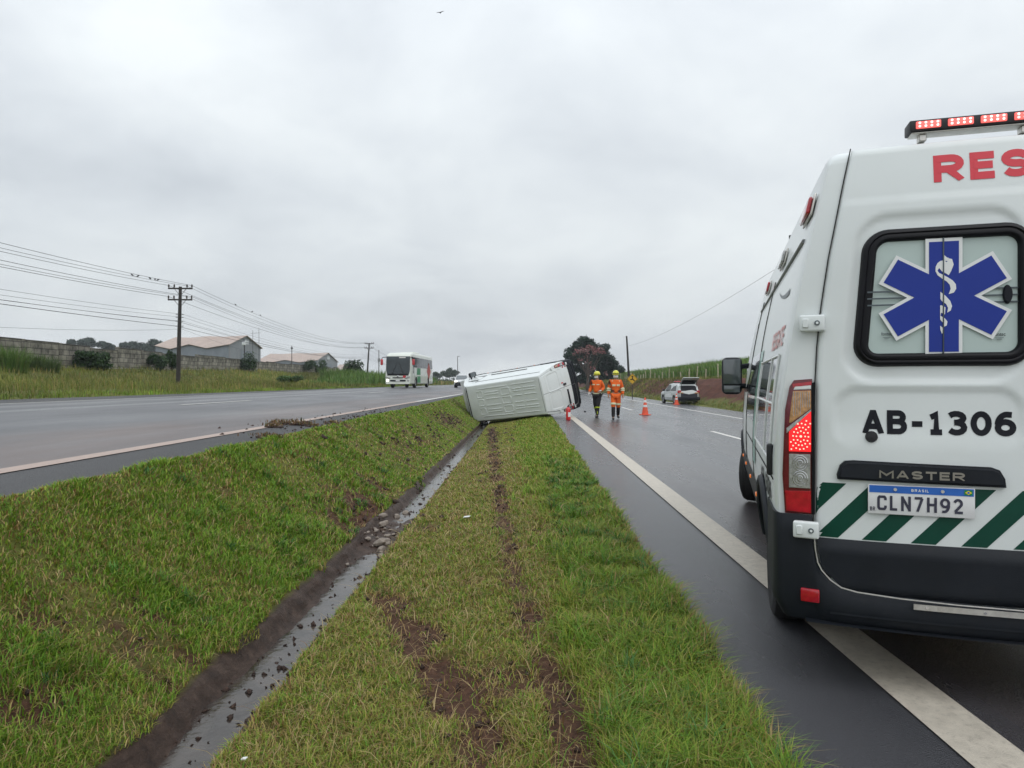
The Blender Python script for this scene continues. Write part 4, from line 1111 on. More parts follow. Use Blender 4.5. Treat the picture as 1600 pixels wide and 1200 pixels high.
GREEN = [(.145, .265, .025), (.20, .305, .035), (.10, .20, .022), (.27, .32, .05)]
OLIVE = [(.22, .25, .04), (.28, .27, .055), (.17, .22, .032), (.33, .29, .075)]
DRY = [(.36, .27, .12), (.30, .20, .08), (.42, .32, .16), (.20, .11, .05)]

# --- the median sward: density falls with distance, blade width grows
def median_points(y0, y1, dens):
    area = 3.9*(y1-y0); n = int(area*dens)
    Y = y0+(y1-y0)*rng.random(n); gx = np.interp(Y, YK, LX['g']); X = gx-.06+(1.09-gx)*rng.random(n)
    return X, Y
def keep_median(X, Y):
    dl = np.interp(Y, YD, [1.41, 1.43, 1.55, 1.76, 1.79]); xl = -np.interp(Y, YD, [1.12, 1.135, 1.19, 1.26, 1.27])*dl
    dw = np.interp(Y, YD, [1.53, 1.55, 1.69, 1.93, 1.95]); wr = -np.interp(Y, YD, [.80, .82, .90, 1.0, 1.0])*dw
    rag = (fnoise(X*0, Y, 5, 3)-.5)*.12
    edgeR = .95+(fnoise(X*0+3, Y, 3.0, 5)-.5)*.14
    k = ((X < xl+.005+rag*.9) | (X > wr+.035+rag*.4)) & (X < edgeR)
    return k, xl, wr
bands = [(1.2, 2.2, 15000), (2.2, 3.2, 19000), (3.2, 4.5, 13000), (4.5, 6.5, 8000), (6.5, 10, 4200), (10, 16, 2000), (16, 28, 900), (28, 60, 330)]
allX, allY = [], []
for y0, y1, dn in bands:
    X, Y = median_points(y0, y1, dn); allX.append(X); allY.append(Y)
X = np.concatenate(allX); Y = np.concatenate(allY)
k, xl, wr = keep_median(X, Y); X, Y, xl = X[k], Y[k], xl[k]
D_ = dirt(X, Y)
bank = X < xl
right = (~bank) & (X > np.interp(Y, [1, 3, 6, 10, 20, 60], [.24, .24, .18, 0, -.4, -.4])+(fnoise(X, Y, 3, 9)-.5)*.5+rng.normal(0, .09, len(X)))
mid = ~(bank | right)
lush = np.clip((fnoise(X, Y, 2.2, 21)-.5)*1.9+.5, 0, 1); fine = fnoise(X, Y, 7, 23)
dens = np.where(right, .95, np.where(bank, .55+.7*lush, .55+.5*fine))*np.clip(1.05-1.25*D_, .05, 1)
k = rng.random(len(X)) < dens
X, Y, D_, bank, right, mid, lush, fine = (q[k] for q in (X, Y, D_, bank, right, mid, lush, fine))
n = len(X); dist = np.hypot(X, Y)
h = np.where(right, .04+.085*rng.random(n)*(.45+1.1*lush), np.where(bank, .022+.045*rng.random(n)*(.4+1.3*lush), .018+.032*rng.random(n)*(.5+fine)))
h *= np.where(right & (X > .55), 1.15, 1)*np.clip(1.1-dist*.02, .6, 1.0)
h = np.where(dist < 2.5, h*.8, h)
wd = (.0024+.0022*rng.random(n))*np.clip(dist/2.3, 1, 14)**.9
cg = pick(n, GREEN, [4, 3, 3, 2]); co = pick(n, OLIVE, [3, 3, 2, 2]); cd = pick(n, DRY, [3, 3, 2, 3])
r = rng.random(n)
pg = np.where(right, .25+.5*lush, np.where(bank, .40+.75*lush, .20+.12*fine)); pd = np.where(right, .09, np.where(bank, .32-.29*lush, .32))+.35*D_
pd = pd+np.where(right & (X > .88), .25, 0)
col = np.where((r < pd)[:, None], cd, np.where((r < pd+pg)[:, None], cg, co))
gz = ground_zv(X, Y)-.004
# coarser tussocks standing out of the sward
nt_ = 900; ty = 1.4+11*rng.random(nt_)**1.5; tx = np.where(rng.random(nt_) < .5, .25+.68*rng.random(nt_), -2.8+1.2*rng.random(nt_))
kk, xl_, _ = keep_median(tx, ty); kk &= (tx > .2) | (fnoise(tx, ty, 2.2, 21) > .5); tx, ty = tx[kk], ty[kk]; nb = 26
X2 = np.repeat(tx, nb)+rng.normal(0, .022, len(tx)*nb); Y2 = np.repeat(ty, nb)+rng.normal(0, .022, len(tx)*nb); n2_ = len(X2)
hs_ = np.repeat(np.where(tx < -.5, .6, 1.0)*(.08+.10*rng.random(len(tx))), nb)*(.5+.6*rng.random(n2_)); tone = np.repeat(pick(len(tx), [(.09, .21, .035), (.13, .25, .03), (.07, .17, .045), (.2, .26, .05)], [3, 3, 2, 2]), nb, 0)*(.75+.5*rng.random((n2_, 1)))
tone = np.where((rng.random(n2_) < .12)[:, None], pick(n2_, DRY, [1, 1, 1, 1]), tone)
X = np.concatenate([X, X2]); Y = np.concatenate([Y, Y2]); gz = np.concatenate([gz, ground_zv(X2, Y2)-.004]); h = np.concatenate([h, hs_]); wd = np.concatenate([wd, (.003+.0025*rng.random(n2_))*np.clip(np.hypot(X2, Y2)/2.5, 1, 5)]); col = np.concatenate([col*np.array([1.1, 1.12, 1.0]), tone])
blades('median_grass', X, Y, gz, h, wd, col, lean=.95)
tag(bpy.data.objects['median_grass'], 'short green and straw-coloured grass growing on the median either side of the ditch', 'grass')
# fallen straw and clippings lying on the sward
n = 12000; Y = 1.4+14*rng.random(n)**1.6; X = np.interp(Y, YK, LX['g'])+.1+2.9*rng.random(n)
k, xl, wr = keep_median(X, Y); X, Y = X[k], Y[k]; k = rng.random(len(X)) < np.where(X > .3, .15, np.where(X < -1.4, .35, .8)); X, Y = X[k], Y[k]; n = len(X)
st = blades('straw', X, Y, ground_zv(X, Y)+.012, .03+.05*rng.random(n), (.0015+.0015*rng.random(n))*np.clip(np.hypot(X, Y)/2.5, 1, 6), pick(n, DRY, [4, 3, 4, 2]), lean=2.6)
for v_ in (): pass
tag(st, 'loose dry straw lying on the torn median grass', 'straw')

# --- verges beyond the left carriageway
def verge(name, n, xf, y0, y1, hgt, cols, wts, lean=.5, pw=1.6, widen=.006, label=None, cat=None, dmask=None):
    Y = y0+(y1-y0)*rng.random(n)**pw; a, b_ = xf(Y); X = a+(b_-a)*rng.random(n)
    if dmask is not None:
        k = rng.random(n) < dmask(X, Y); X, Y = X[k], Y[k]; n = len(X)
    ns = fnoise(X, Y, .45, 31); d_ = np.hypot(X, Y)
    h = hgt*(.35+.65*rng.random(n))*(.45+1.1*ns); wd = widen*(.6+.8*rng.random(n))*np.clip(d_/12, 1, 9)
    c = pick(n, cols, wts)*(.35+1.3*ns[:, None]*fnoise(X, Y, .16, 33)[:, None]*1.7)
    return blades(name, X, Y, ground_zv(X, Y)-.02, h, wd, c, lean=lean, label=label, cat=cat)
VC = [(.14, .17, .03), (.19, .195, .04), (.25, .2, .065), (.09, .13, .022), (.30, .22, .09)]
verge('verge_grass', 70000, lambda Y: (np.array([wall_x(y) for y in Y])+.6, np.interp(Y, YK, LX['k'])-.3), 8, 150, .55, VC, [4, 3, 2, 3, 1.2], label='tall olive grass on the verge between the highway and the block wall', cat='grass')
verge('verge_edge_grass', 16000, lambda Y: (np.interp(Y, YK, LX['k'])-.9, np.interp(Y, YK, LX['k'])+.05), 8, 120, .22, GREEN+[(.15, .15, .04)], [2, 2, 1, 2, 3], label='low green grass fringing the far edge of the raised carriageway', cat='grass')
redk = lambda X, Y: np.where((X > 12.5) & (X < 15.6), np.clip(fnoise(X, Y, .9, 41)*2.6-1.5, 0, 1)+np.clip((Y-60)/25, 0, .8), .8)
verge('bank_grass', 36000, lambda Y: (Y*0+11.7, Y*0+17.2), 20, 170, .34, VC+[(.07, .13, .02)], [3, 3, 2, 3, 2, 3], label='rough grass on the red earth cutting beside the right carriageway', cat='grass', dmask=redk)
# sugar cane
n = 90000; Y = 28+230*rng.random(n)**1.25; X = 18+95*rng.random(n)**1.5; X = np.where(Y > 150, 18+60*rng.random(n), X)
row = np.round(X/1.3)*1.3+rng.normal(0, .16, n); X = row; k = (X > 17.6); X, Y = X[k], Y[k]; n = len(X); d_ = np.hypot(X, Y)
blades('sugar_cane', X, Y, ground_zv(X, Y)-.05, (1.1+.75*rng.random(n))*(.75+.5*fnoise(X, Y, .2, 51)), .05*np.clip(d_/60, 1, 4)*(.6+.8*rng.random(n)), pick(n, [(.10, .19, .035), (.13, .22, .045), (.075, .145, .025), (.19, .22, .07)], [3, 3, 2, 1.5]), lean=.55,
       label='bright green young sugar cane crop covering the hillside above the fence', cat='crop')
# far fields beyond the wall and at the horizon
n = 26000; Y = 150+330*rng.random(n); X = np.interp(Y, YK, LX['k'])-1-110*rng.random(n)
blades('field_grass', X, Y, ground_zv(X, Y)-.1, .6+.8*rng.random(n), .3+.3*rng.random(n), pick(n, VC, [4, 3, 2, 3, 1]), lean=.4, label='distant pasture grass beyond the block wall towards the horizon', cat='grass')

def leaf_cloud(name, lumps, n, size, cols, wts, parent=None, droop=.3, kind=None, seed=0, flat=.0):
    """lumps: (x,y,z,rx,ry,rz); leaves are small bent quads spread through the lumps, denser to the outside"""
    r_ = np.random.default_rng(seed+5)
    L_ = np.array(lumps); vol = L_[:, 3]*L_[:, 4]*L_[:, 5]; k = r_.choice(len(L_), n, p=vol/vol.sum())
    d = r_.normal(size=(n, 3)); d /= np.linalg.norm(d, axis=1)[:, None]
    rad = (.35+.65*r_.random(n)**.5)*(1+.16*r_.normal(size=n))
    c = L_[k, :3]+d*L_[k, 3:6]*rad[:, None]
    nrm = d*.6+r_.normal(size=(n, 3))*.6; nrm[:, 2] += .35; nrm /= np.linalg.norm(nrm, axis=1)[:, None]
    t = np.cross(nrm, r_.normal(size=(n, 3))); t /= np.linalg.norm(t, axis=1)[:, None]; b_ = np.cross(nrm, t)
    s = (size*(.55+.9*r_.random(n)))[:, None]
    a0 = c-t*s; a1 = c+b_*s*.42+nrm*s*.12; a2 = c+t*s-np.array([0, 0, 1])*s*droop; a3 = c-b_*s*.42+nrm*s*.12
    v = np.stack([a0, a3, a2, a1], 1).reshape(-1, 3); f = np.arange(n*4).reshape(n, 4)
    tb = np.array(cols); ck = r_.choice(len(tb), n, p=np.array(wts)/sum(wts)); tone = .7+.6*vnoise(c[:, 0]*.9+k*3, c[:, 2]*.9+c[:, 1]*.4, 1.2, 3+seed)
    col = tb[ck]*tone[:, None]
    return npobj(name, v, f, None, M['leaf'], parent, col=np.repeat(col, 4, 0))
M['bark'] = mat('bark', (.07, .05, .038), .9, var=.4, vs=5, bump=.8, bs=9)
def tree(name, base, H, spread, lumps, n, size, cols, wts, label, group=None, seed=0, trunk_r=.25, cat='tree', limbs=5, trunkh=.35):
    r_ = random.Random(seed); root = empty(name, base, 0, label, cat, group)
    bm = B(); th = H*trunkh
    pts = [Vector((0, 0, -.3)), Vector((r_.uniform(-.1, .1), r_.uniform(-.1, .1), th*.5)), Vector((r_.uniform(-.2, .2), r_.uniform(-.2, .2), th))]
    tube(bm, pts+[pts[-1]+Vector((0, 0, H*.35))], [trunk_r*1.15, trunk_r, trunk_r*.75, trunk_r*.3], 10)
    for i in range(limbs):
        l = lumps[i % len(lumps)]
        e_ = Vector(l[:3]); m_ = (pts[-1]+e_)/2+Vector((0, 0, -.05*H))
        tube(bm, [pts[-1]-Vector((0, 0, th*.2*r_.random())), m_, e_], [trunk_r*.5, trunk_r*.3, trunk_r*.08], 7)
    obj('trunk', bm, M['bark'], root)
    leaf_cloud('crown', lumps, n, size, cols, wts, root, seed=seed)
    return root
def blob(r_, n, cx, cz, rx, ry, rz, sz):
    """random lumps inside an ellipsoid"""
    out_ = []
    while len(out_) < n:
        a, b_, c = r_.uniform(-1, 1), r_.uniform(-1, 1), r_.uniform(-1, 1)
        if a*a+b_*b_+c*c > 1: continue
        q = sz*r_.uniform(.6, 1.25); out_.append((cx+a*rx, b_*ry, cz+c*rz, q*1.15, q*1.1, q*.8))
    return out_
# ================================================================== OVERTURNED VAN
ov = empty('overturned_van', (0, 0, 0), 0, 'white panel van lying on its side across the ditch, ribbed roof towards the road users', 'van')
OVG = make_van(ov, M['paint_van'], False)
for s in (1, -1): tail_lamp(ov, s, False)
f_ = (RT*-.735+FW*.678+Vector((0, 0, -.11))).normalized(); u_ = RT*-.678+FW*-.735+Vector((0, 0, -.23)); u_ = (u_-f_*u_.dot(f_)).normalized(); l_ = u_.cross(f_)
R3 = Matrix((f_, l_, u_)).transposed()
A_w = cam_pt(857, 647, 27.8)
ov.matrix_world = Matrix.Translation(A_w-R3 @ Vector((.05, .79, 2.45))) @ R3.to_4x4()
# red and white conspicuity tape on the doors, handles, plate
for s, D in ((1, OVG['door1']), (-1, OVG['door-1'])):
    for k in range(4):
        bm = B(); z = .78+.085*k; y = .80
        box(bm, (door_x(y, z)-.003, s*y, z), (.004, .06, .08)); obj('reflective_tape', bm, M['lensred'] if k % 2 == 0 else M['decalwhite'], D)
D = OVG['door-1']
bm = B(); box(bm, (door_x(.12, 1.12)-.02, -.12, 1.12), (.045, .09, .17), None, .018, 3); obj('handle', bm, M['black'], D)
bm = B(); prism(bm, [(door_x(.2, 1.2)-.004, -y, z) for y, z in ((.17, 1.30), (.23, 1.30), (.21, 1.17), (.19, 1.17))], (-.003, 0, 0)); obj('warning_sticker', bm, M['red_letter'], D)
D = OVG['door1']
bm = B(); box(bm, (door_x(.43, 1.0)-.014, .43, 1.0), (.04, .62, .085), None, .014, 3); obj('plate_garnish', bm, M['plastic'], D)
bm = B(); box(bm, (door_x(.43, .88)-.012, .43, .88), (.008, .40, .13), Matrix.Rotation(-.05, 3, 'Z'), .002, 1); obj('number_plate', bm, M['platewhite'], D)
bm = B(); tube(bm, [(x, -(van_side(x, 1.42)+.012), 1.42) for x in np.linspace(1.5, 3.6, 8)], .014, 6); obj('sliding_rail', bm, M['black'], ov)
bm = B(); tube(bm, [(x, -(van_side(x, .93)+.004), .93) for x in np.linspace(.3, 4.0, 10)], .007, 6); obj('panel_gap', bm, M['gap'], ov)
bm = B(); tube(bm, [(VL-1.93, y, van_zt(VL-1.93)+.004-.03*max(0, (abs(y)-.6)/.15)**2) for y in np.linspace(-.76, .76, 21)], .024, 6); obj('windscreen_seal', bm, M['seal'], ov)

# ================================================================== generic cars
M['carwhite'] = mat('car_white', (.62, .63, .63), .3, var=.03, coat=.6, dirt=(.3, .27, .24), dirt_amt=.2)
M['carsilver'] = mat('car_silver_white', (.46, .49, .48), .3, metal=.2, var=.04, coat=.6, dirt=(.25, .2, .17), dirt_amt=.25)
M['litwhite'] = mat('lit_headlamp', (.9, .9, .85), .2, emit=(1, .95, .8), es=3.0)
M['interior'] = mat('dark_interior', (.02, .022, .03), .8)
def car_body(L, W, prof, belt, zb=.22, arches=(), name='body', parent=None, paint=None, r=.36, wz=.33):
    """prof: (x, z top) from rear (x=-L/2) to front"""
    bm = B(); px_ = [p[0] for p in prof]; pz = [p[1] for p in prof]
    rings = []
    for x in sorted(set(list(np.linspace(-L/2, L/2, 30))+px_)):
        zt = float(np.interp(x, px_, pz)); e_ = L/2-abs(x); k = 1-.20*max(0, 1-e_/.35)**2; w_ = W/2*k
        bz = zb+.12*max(0, 1-e_/.25)
        if zt > belt+.06: top = [(w_*.965, belt), (w_*(.965-.17*min(1, (zt-.05-belt)/.5)), zt-.06), (w_*.72, zt-.01), (w_*.4, zt+.012), (0, zt+.018)]
        else: top = [(w_*.975, min(belt, zt-.08)), (w_*.93, zt-.03), (w_*.78, zt), (w_*.4, zt+.015), (0, zt+.02)]
        half = [(0, bz), (w_*.85, bz), (w_*.97, bz+.08), (w_, .45), (w_, .62), (w_*.985, .75 if belt > .78 else belt-.05)]+top
        rings.append([Vector((x, y, z)) for y, z in half]+[Vector((x, -y, z)) for y, z in half[-2:0:-1]])
    loft(bm, rings)
    cuts = []
    for x in arches:
        for s in (1, -1):
            c = B(); cyl(c, (x, s*(W/2-.28), wz), (x, s*(W/2+.2), wz), r, n=28); cuts.append(c)
    return boolean_cut(bm, cuts, [paint, M['black']], name, parent)
def side_glass(pts, W, belt, ztop, s, parent, name='side_window'):
    bm = B()
    def sy(z): return W/2*(.965-.17*min(1, max(0, (z-belt))/.5))+.004
    prism(bm, [(x, s*sy(z), z) for x, z in pts], (0, -s*.012, 0)); return obj(name, bm, M['glass'], parent)

# --- police hatchback with its tailgate up
pc = empty('police_car', (0, 0, 0), 0, 'silver white police hatchback with red light bar and raised tailgate on the shoulder', 'car')
Lc, Wc, bl = 4.25, 1.74, .93
car_body(Lc, Wc, [(-2.125, .90), (-2.05, 1.02), (-1.85, 1.38), (-1.5, 1.50), (-.4, 1.56), (.35, 1.50), (1.05, 1.02), (1.75, .92), (2.05, .74), (2.125, .55)], bl, arches=(-1.3, 1.32), parent=pc, paint=M['carsilver'])
for x in (-1.3, 1.32):
    for s in (1, -1): wheel(pc, Vector((x, s*.78, .31)), .31, .19, s, n=24, spokes=5)
for s in (1, -1):
    side_glass([(-1.62, .97), (-.45, .96), (-.45, 1.46), (-1.45, 1.42)], Wc, bl, 1.5, s, pc)
    side_glass([(-.38, .96), (.86, .98), (.40, 1.40), (-.05, 1.47), (-.38, 1.47)], Wc, bl, 1.5, s, pc)
    bm = B(); box(bm, (.78, s*.98, 1.02), (.14, .2, .15), None, .04, 3); obj('mirror', bm, M['black'], pc)
    bm = B(); box(bm, (-2.0, s*.69, .92), (.22, .26, .22), None, .05, 3); obj('tail_lamp', bm, M['lensred'], pc)
    bm = B(); box(bm, (-2.11, s*.58, .84), (.05, .30, .09), None, .02, 2); obj('indicator', bm, M['lensamber'], pc)
    bm = B(); prism(bm, [(-.9, s*.875, .5), (.9, s*.875, .5), (.7, s*.875, .72), (-.6, s*.875, .80)], (0, s*.004, 0)); obj('door_livery', bm, M['decalwhite'], pc)
    bm = B()
    for x in (-.42, .95): tube(bm, [(x, s*.872, .36), (x, s*.872, .9)], .005, 5)
    obj('door_gap', bm, M['gap'], pc)
    bm = B(); box(bm, (1.95, s*.62, .70), (.25, .3, .14), None, .05, 3); obj('headlamp', bm, M['lensclear'], pc)
bm = B(); prism(bm, [(-2.135, -.62, .55), (-2.135, .62, .55), (-2.13, .62, .82), (-2.06, .60, 1.05), (-1.90, .55, 1.36), (-1.90, -.55, 1.36), (-2.06, -.60, 1.05), (-2.13, -.62, .82)], (-.012, 0, .0)); obj('boot_opening', bm, M['interior'], pc)
bm = B(); box(bm, (-2.10, 0, .42), (.22, 1.66, .26), None, .07, 3); obj('rear_bumper', bm, M['plastic'], pc)
# tailgate hinged up at the roof edge
tgm = Matrix.Translation((-1.78, 0, 1.47)) @ Matrix.Rotation(R2(32), 4, 'Y')
bm = B(); box(bm, (-.46, 0, 0), (.95, 1.22, .06), None, .025, 3)
for v in bm.verts: v.co = tgm @ v.co
tg = obj('tailgate', bm, M['carsilver'], pc)
bm = B(); box(bm, (-.36, 0, -.033), (.58, 1.02, .012), None, .004, 1); box(bm, (-.36, 0, .033), (.58, 1.02, .012), None, .004, 1)
for v in bm.verts: v.co = tgm @ v.co
obj('rear_window', bm, M['glass'], tg)
bm = B()
for s in (1, -1): tube(bm, [tgm @ Vector((-.55, s*.56, -.03)), (-1.93, s*.58, 1.06)], .012, 6)
obj('gas_strut', bm, M['black'], tg)
bm = B(); box(bm, (-.35, 0, 1.615), (.26, 1.1, .05), None, .02, 2); lbp = obj('light_bar', bm, M['black'], pc)
bm = B(); box(bm, (-.35, 0, 1.66), (.24, 1.08, .085), None, .035, 3); obj('light_bar_lens', bm, M['lensred'], lbp)
Pp = cam_pt(1062, 632, 53.5); pc.location = (11.45, 54.0, zrd(11.45)); pc.rotation_euler = (0, 0, R2(90+7))
# --- oncoming white pickup-like car
wc = empty('white_car', (0, 0, 0), 0, 'oncoming white car with black grille on the raised carriageway behind the bus', 'car')
car_body(4.6, 1.82, [(-2.3, .95), (-2.1, 1.25), (-1.7, 1.66), (-.2, 1.74), (.35, 1.66), (1.05, 1.12), (1.9, 1.02), (2.22, .86), (2.3, .6)], 1.05, zb=.3, arches=(-1.4, 1.42), parent=wc, paint=M['carwhite'], r=.4, wz=.36)
for x in (-1.4, 1.42):
    for s in (1, -1): wheel(wc, Vector((x, s*.8, .35)), .35, .2, s, n=20, spokes=5)
bm = B(); prism(bm, [(1.06, -.74, 1.14), (1.06, .74, 1.14), (.42, .64, 1.62), (.42, -.64, 1.62)], (.03, 0, .03)); obj('windscreen', bm, M['sideglass'], wc)
for s in (1, -1):
    side_glass([(-1.7, 1.1), (.75, 1.1), (.3, 1.58), (-1.5, 1.6)], 1.82, 1.05, 1.7, s, wc)
    bm = B(); box(bm, (2.16, s*.66, .86), (.2, .34, .14), None, .04, 3); obj('headlamp', bm, M['litwhite'], wc)
    bm = B(); box(bm, (.85, s*1.0, 1.12), (.12, .2, .16), None, .04, 3); obj('mirror', bm, M['black'], wc)
bm = B(); box(bm, (2.26, 0, .62), (.12, 1.5, .30), None, .04, 3); obj('grille', bm, M['black'], wc)
bm = B(); box(bm, (2.24, 0, .38), (.2, 1.72, .2), None, .06, 3); obj('front_bumper', bm, M['plastic'], wc)
q = cam_pt(722, 605, 92); wc.location = (q.x, q.y, np.interp(q.x, [LP('d', q.y)[0], LP('e', q.y)[0]], [LP('d', q.y)[1], LP('e', q.y)[1]])); wc.rotation_euler = (0, 0, R2(-90+2))

# ================================================================== BUS
M['bus'] = mat('bus_cream_paint', (.64, .67, .60), .32, var=.03, coat=.5, dirt=(.35, .3, .26), dirt_amt=.15)
M['busgreen'] = mat('bus_green', (.0, .2, .06), .35); M['busred'] = mat('bus_red', (.42, .05, .04), .4); M['mirrorred'] = mat('mirror_red', (.5, .02, .03), .35, coat=.5)
bus = empty('coach_bus', (0, 0, 0), 0, 'cream coach bus with green and red side graphics and red mirrors, headlamp on', 'bus')
bm = B(); rings = []
for x, k, zt in [(-6.0, .93, 3.22), (-5.9, .985, 3.34), (-5.6, 1, 3.40), (-2, 1, 3.42), (2, 1, 3.42), (4.6, 1, 3.42), (5.2, 1, 3.38), (5.55, .998, 3.30), (5.8, .985, 3.18), (5.95, .965, 3.0), (6.02, .945, 2.75)]:
    h = 1.25*k; half = [(0, .38), (h*.93, .38), (h*.985, .44), (h, .7), (h, 1.2), (h*.995, 1.8), (h*.975, 2.5)]
    r_ = .22; yc = h*.96-r_
    for q in range(7):
        a = R2(90*q/6); half.append((yc+r_*math.cos(a), zt-r_+r_*math.sin(a)))
    half += [(yc*.5, zt+.02), (0, zt+.03)]
    # the front face leans back: the lower part reaches further forward
    ring = []
    for y, z in half+[(-y, z) for y, z in half[-2:0:-1]]:
        xx = x
        if x > 5: xx = x+.16*max(0, (1.6-z))/1.2*(x-5)*.6-.10*max(0, z-1.6)/1.5*(x-5)
        ring.append(Vector((xx, y, z)))
    rings.append(ring)
loft(bm, rings)
cuts = []
for x in (-3.1, 3.55):
    for s in (1, -1): c = B(); cyl(c, (x, s*.85, .52), (x, s*1.5, .52), .58, n=30); cuts.append(c)
boolean_cut(bm, cuts, [M['bus'], M['black']], 'body', bus)
for x in (-3.1, 3.55):
    for s in (1, -1): wheel(bus, Vector((x, s*1.08, .5)), .5, .28, s, n=28, spokes=8)
def bfx(y, z):
    x = 6.02; xx = x+.16*max(0, (1.6-z))/1.2*(x-5)*.6-.10*max(0, z-1.6)/1.5*(x-5)
    return xx
bm = B(); grid(bm, lambda u, v: (lambda y, z: Vector((bfx(y, z)+.035-.012*(abs(y)/1.13)**3-.5*max(0, z-2.7)**1.6, y, z)))((u*2-1)*(1.14-.12*max(0, .3-v)**2/.09), 1.28+1.74*v), 18, 12); solidify(bm, .03)
wsb = obj('windscreen', bm, M['busglass'], bus)
bm = B(); grid(bm, lambda u, v: (lambda y, z: Vector((bfx(y, z)+.05-.012*(abs(y)/1.13)**3, y, z)))((u*2-1)*1.02, 1.20+.16*v-.0*u), 14, 2); solidify(bm, .03); obj('windscreen_border', bm, M['seal'], bus)
bm = B(); box(bm, (bfx(0, 2.92)+.0, .40, 2.90), (.03, .62, .10), Matrix.Rotation(-.15, 3, 'Y')); obj('destination_sign', bm, M['alu'], wsb)
for a, b_ in ((-.12, -.55), (.12, .55)):
    bm = B(); tube(bm, [(bfx(0, 1.35)+.06, a*1.2-.0, 1.32), (bfx(0, 1.9)+.07, (a+b_)/2*-.2, 2.25)], .018, 6) if False else tube(bm, [(bfx(0, 1.35)+.09, b_, 1.34), (bfx(0, 2.2)+.07, a, 2.35)], .02, 6)
    obj('wiper', bm, M['black'], wsb)
for s in (1, -1):
    bm = B(); box(bm, (bfx(0, .95)-.02, s*.93, 1.02), (.24, .46, .16), Matrix.Rotation(s*.35, 3, 'X'), .05, 3); obj('headlamp', bm, M['lensclear'], bus)
    bm = B(); lathe(bm, [(.10, 0), (.10, .03), (.06, .06), (.005, .065)], 16, Matrix.Translation((bfx(0, .7)+.0, s*1.0, .72)) @ Matrix.Rotation(R2(90), 4, 'Y')); obj('fog_lamp', bm, M['litwhite'] if s == -1 else M['lensclear'], bus)
    # mirror on a curved arm
    bm = B(); tube(bm, [(5.75, s*1.1, 2.95), (6.1, s*1.35, 2.93), (6.2, s*1.5, 2.85), (6.2, s*1.52, 2.7)], .035, 8); ar = obj('mirror_arm', bm, M['black'], bus)
    bm = B(); box(bm, (6.2, s*1.52, 2.46), (.16, .24, .56), None, .07, 4); obj('mirror', bm, M['mirrorred'], bus)
    # window band and panes
    for k in range(8):
        x0 = -5.6+1.28*k; x1 = x0+1.22
        bm = B(); prism(bm, [(x0, s*1.250, 2.0), (x1, s*1.250, 2.0), (x1, s*1.212, 2.98), (x0, s*1.212, 2.98)], (0, -s*.02, 0))
        for v in bm.verts: v.co.y += s*.006
        obj('side_window', bm, M['glass'], bus)
    bm = B(); prism(bm, [(4.75, s*1.258, 1.4), (5.7, s*1.225, 1.45), (5.55, s*1.20, 3.0), (4.75, s*1.215, 3.0)], (0, -s*.02, 0)); obj('driver_window', bm, M['glass'], bus)
    bm = B(); prism(bm, [(1.3, s*1.253, .5), (3.0, s*1.253, .5), (2.9, s*1.253, 1.15), (1.3, s*1.253, 1.15)], (0, s*.004, 0)); obj('green_panel', bm, M['busgreen'], bus)
    bm = B(); prism(bm, [(1.3, s*1.253, 1.28), (3.3, s*1.253, 1.28), (3.0, s*1.253, 1.95), (1.3, s*1.253, 1.95)], (0, s*.004, 0)); obj('green_panel', bm, M['busgreen'], bus)
    bm = B(); prism(bm, [(-4.6, s*1.262, 1.7), (-3.4, s*1.262, .85), (-2.3, s*1.262, 1.7), (-3.4, s*1.262, 2.65)], (0, s*.004, 0)); obj('red_emblem', bm, M['busred'], bus)
    bm = B(); box(bm, (4.3, s*1.254, 1.2), (.02, .012, 1.4)); obj('door_gap', bm, M['gap'], bus)
bm = B(); box(bm, (bfx(0, .92)+.02, 0, .98), (.08, 1.0, .09), None, .03, 2); obj('grille', bm, M['black'], bus)
bm = B(); box(bm, (bfx(0, .68)+.02, 0, .70), (.08, 1.5, .16), None, .04, 2); obj('lower_grille', bm, M['plastic'], bus)
bm = B(); box(bm, (bfx(0, .68)+.07, 0, .70), (.012, .4, .13)); obj('number_plate', bm, M['platewhite'], bus)
bm = B(); lathe(bm, [(.1, 0), (.1, .02), (.02, .03)], 14, Matrix.Translation((bfx(0, 1.12)+.02, 0, 1.13)) @ Matrix.Rotation(R2(90), 4, 'Y')); obj('badge', bm, M['chrome'], bus)
bm = B(); lathe(bm, [(.16, 0), (.16, .012), (.02, .016)], 10, Matrix.Translation((bfx(0, 1.1)-.0, .62, 1.10)) @ Matrix.Rotation(R2(90), 4, 'Y')); obj('red_crest', bm, M['mirrorred'], bus)
bm = B(); box(bm, (.4, 0, 3.52), (2.6, 1.5, .18), None, .08, 3); obj('roof_unit', bm, M['bus'], bus)
fr = cam_pt(622, 605.5, 67); dirv = (RT*-.72+FW*-11.9).normalized()
c0 = fr-dirv*6.0
zb_ = float(np.interp(c0.x, [LP('f', c0.y)[0], LP('d', c0.y)[0]], [LP('f', c0.y)[1], LP('d', c0.y)[1]]))
bus.location = (c0.x, c0.y, zb_); bus.rotation_euler = (0, 0, math.atan2(dirv.y, dirv.x))

